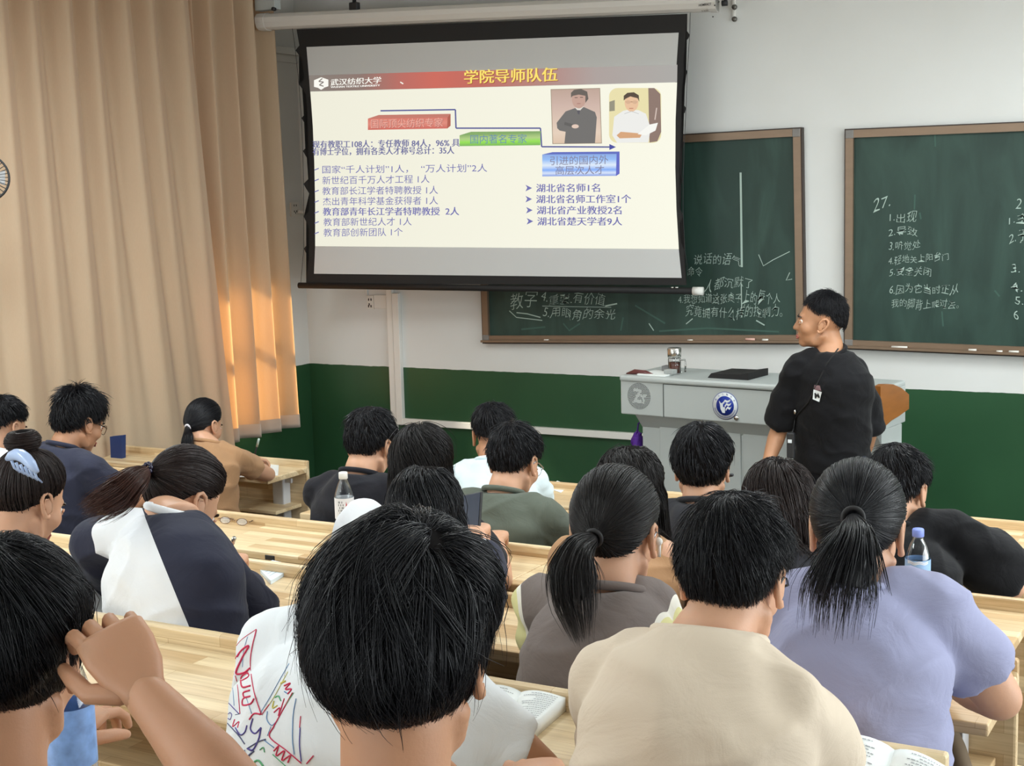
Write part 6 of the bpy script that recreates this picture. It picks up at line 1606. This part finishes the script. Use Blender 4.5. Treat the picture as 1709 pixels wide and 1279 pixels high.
    zb = dtop('B2') - .182; c = onz(1560, 1228, zb); c[1] = 2.86
    t = thing('shoulder_bag', 'dark shoulder bag with tan webbing strap beside the lilac top', 'bag', c)
    m = Shell(); m.loft([(c + (0, 0, .002), np.array([.085, 0, 0]), np.array([0, .07, 0])), (c + (0, 0, .02), np.array([.095, 0, 0]), np.array([0, .08, 0])), (c + (0, 0, .09), np.array([.09, 0, 0]), np.array([0, .07, 0])), (c + (0, 0, .13), np.array([.06, 0, 0]), np.array([0, .03, 0]))], 24, 3); m.build('bag_body', M_bag, t)
    m = MB(); pts = [c + (.01, -.05, .115), c + (.06, -.06, .125), c + (.095, -.07, .09), c + (.115, -.075, .04), c + (.13, -.07, .012), c + (.20, -.06, .012)]
    sp_ = spline(pts, 22); T = np.gradient(sp_, axis=0); T /= np.linalg.norm(T, axis=1)[:, None]; s2 = np.cross(T, [0.2, -.3, .1]); s2 /= np.linalg.norm(s2, axis=1)[:, None]; nn = np.cross(T, s2); V = []
    for i in range(22): V += [sp_[i] + s2[i] * .018 + nn[i] * .0015, sp_[i] - s2[i] * .018 + nn[i] * .0015, sp_[i] - s2[i] * .018 - nn[i] * .0015, sp_[i] + s2[i] * .018 - nn[i] * .0015]
    m.add(V, [(i * 4 + a, i * 4 + (a + 1) % 4, (i + 1) * 4 + (a + 1) % 4, (i + 1) * 4 + a) for i in range(21) for a in range(4)]); st = m.build('strap', M_strap, t, True)
    b = sp_[16]; m = MB(); m.tube([b + (-.024, 0, -.014), b + (.024, 0, -.014), b + (.024, 0, .014), b + (-.024, 0, .014)], .004, 8, closed=True); m.build('buckle', M_dark, st)
desk_things()

# ------------------------------------------------------------------ felt-pen drawings on the white T-shirt
def drawings():
    so = PPL['t']['shirt']; V = np.array([w.co[:] for w in so.data.vertices]) + origin(so)
    bvh = BVHTree.FromPolygons([Vector(q) for q in V], [tuple(q.vertices) for q in so.data.polygons])
    def hit(px, py):
        d = nrm(ray(px, py)); h = bvh.ray_cast(Vector(CAM), Vector(d)); return None if h[0] is None else np.array(h[0]) - d * .0012
    C = dict(r=mat('felt_red', srgb(206, 40, 84), .7), b=mat('felt_blue', srgb(110, 150, 196), .7), v=mat('felt_violet', srgb(84, 74, 150), .7), g=mat('felt_green', srgb(90, 170, 120), .7), y=mat('felt_yellow', srgb(206, 196, 90), .7), s=mat('felt_slate', srgb(86, 92, 128), .7))
    q = lambda x, y: (340 + x * .1947, 1030 + y * .1947)
    S = {'r': [([(205, 400), (300, 220), (450, 105)], 3), ([(450, 110), (410, 280), (400, 420), (430, 640), (490, 830)], 5), ([(205, 405), (280, 540), (310, 830)], 4),
               ([(240, 415), (320, 290), (385, 250), (330, 350), (275, 480), (340, 480), (395, 440)], 9), ([(330, 545), (385, 510), (370, 480), (320, 520), (330, 600), (400, 590)], 8), ([(395, 630), (340, 650), (350, 690), (400, 680), (340, 700), (335, 755), (400, 745), (430, 700)], 8),
               ([(495, 840), (560, 750)], 4), ([(760, 650), (660, 830), (600, 940), (565, 1030), (700, 1140), (835, 1255)], 5), ([(600, 1150), (640, 1110), (620, 1190), (690, 1150), (670, 1230), (740, 1190), (720, 1250)], 6),
               ([(690, 590), (740, 570), (700, 620), (750, 620), (720, 660)], 7), ([(600, 820), (650, 780), (640, 850), (690, 700)], 5), ([(880, 1260), (940, 1190)], 5), ([(95, 730), (140, 740), (130, 780)], 4), ([(265, 880), (250, 940), (300, 900), (290, 950)], 6), ([(390, 880), (430, 830), (490, 835)], 7), ([(830, 850), (820, 950)], 4)],
         'b': [([(180, 480), (240, 560), (260, 760)], 3), ([(375, 170), (340, 300), (330, 430)], 2.5), ([(360, 680), (410, 830)], 3), ([(790, 700), (765, 850), (760, 1050), (775, 1180)], 4), ([(120, 930), (230, 1050), (300, 1110), (305, 1279)], 4),
               ([(575, 940), (545, 1020)], 3), ([(520, 1060), (600, 1120)], 4), ([(545, 810), (540, 880), (580, 930), (620, 900)], 4), ([(690, 640), (720, 660)], 5), ([(480, 830), (560, 700), (650, 540), (730, 400)], 3)],
         'v': [([(205, 730), (300, 830)], 4), ([(225, 820), (195, 850), (225, 880), (240, 840), (225, 820)], 4), ([(270, 950), (310, 1010), (350, 990), (370, 930)], 6), ([(420, 870), (400, 960), (440, 1000), (490, 950)], 7), ([(490, 950), (470, 1050), (420, 1140), (375, 1130)], 8),
               ([(825, 950), (820, 1100), (835, 1240)], 5), ([(80, 880), (110, 860), (110, 910), (80, 910), (80, 880)], 4), ([(185, 800), (210, 830)], 4)],
         's': [([(145, 850), (220, 930), (300, 1020), (350, 1090)], 5), ([(370, 1130), (470, 1070), (530, 1050)], 6), ([(430, 1150), (380, 1200), (400, 1260)], 8), ([(310, 830), (270, 840)], 3), ([(125, 850), (110, 980)], 3), ([(350, 1140), (350, 1279)], 4)],
         'g': [([(170, 560), (210, 680), (150, 720), (190, 750)], 3), ([(770, 650), (700, 760), (640, 860)], 3), ([(400, 1279), (460, 1230), (510, 1279)], 8), ([(590, 1180), (700, 1279)], 4), ([(610, 690), (640, 680), (660, 720)], 6), ([(480, 1140), (510, 1120), (520, 1160)], 5)],
         'y': [([(520, 800), (600, 690), (720, 470)], 3), ([(600, 720), (590, 780), (630, 760)], 6), ([(660, 570), (700, 550)], 8)]}
    for k, L in S.items():
        m = MB()
        for pts, w in L:
            P2 = spline([(a, b, 0) for a, b in pts], max(8, 6 * len(pts)))
            P = [hit(*q(a, b)) for a, b, _ in P2]; run = []
            for p_ in P + [None]:
                if p_ is None or (run and np.linalg.norm(p_ - run[-1]) > .05):
                    if len(run) > 2: m.tube(run, w * .1947 / 1050 * .5 * 2.0, 6)
                    run = [] if p_ is None else [p_]
                else: run.append(p_)
        if m.n: m.build('felt_drawing', C[k], so)
drawings()
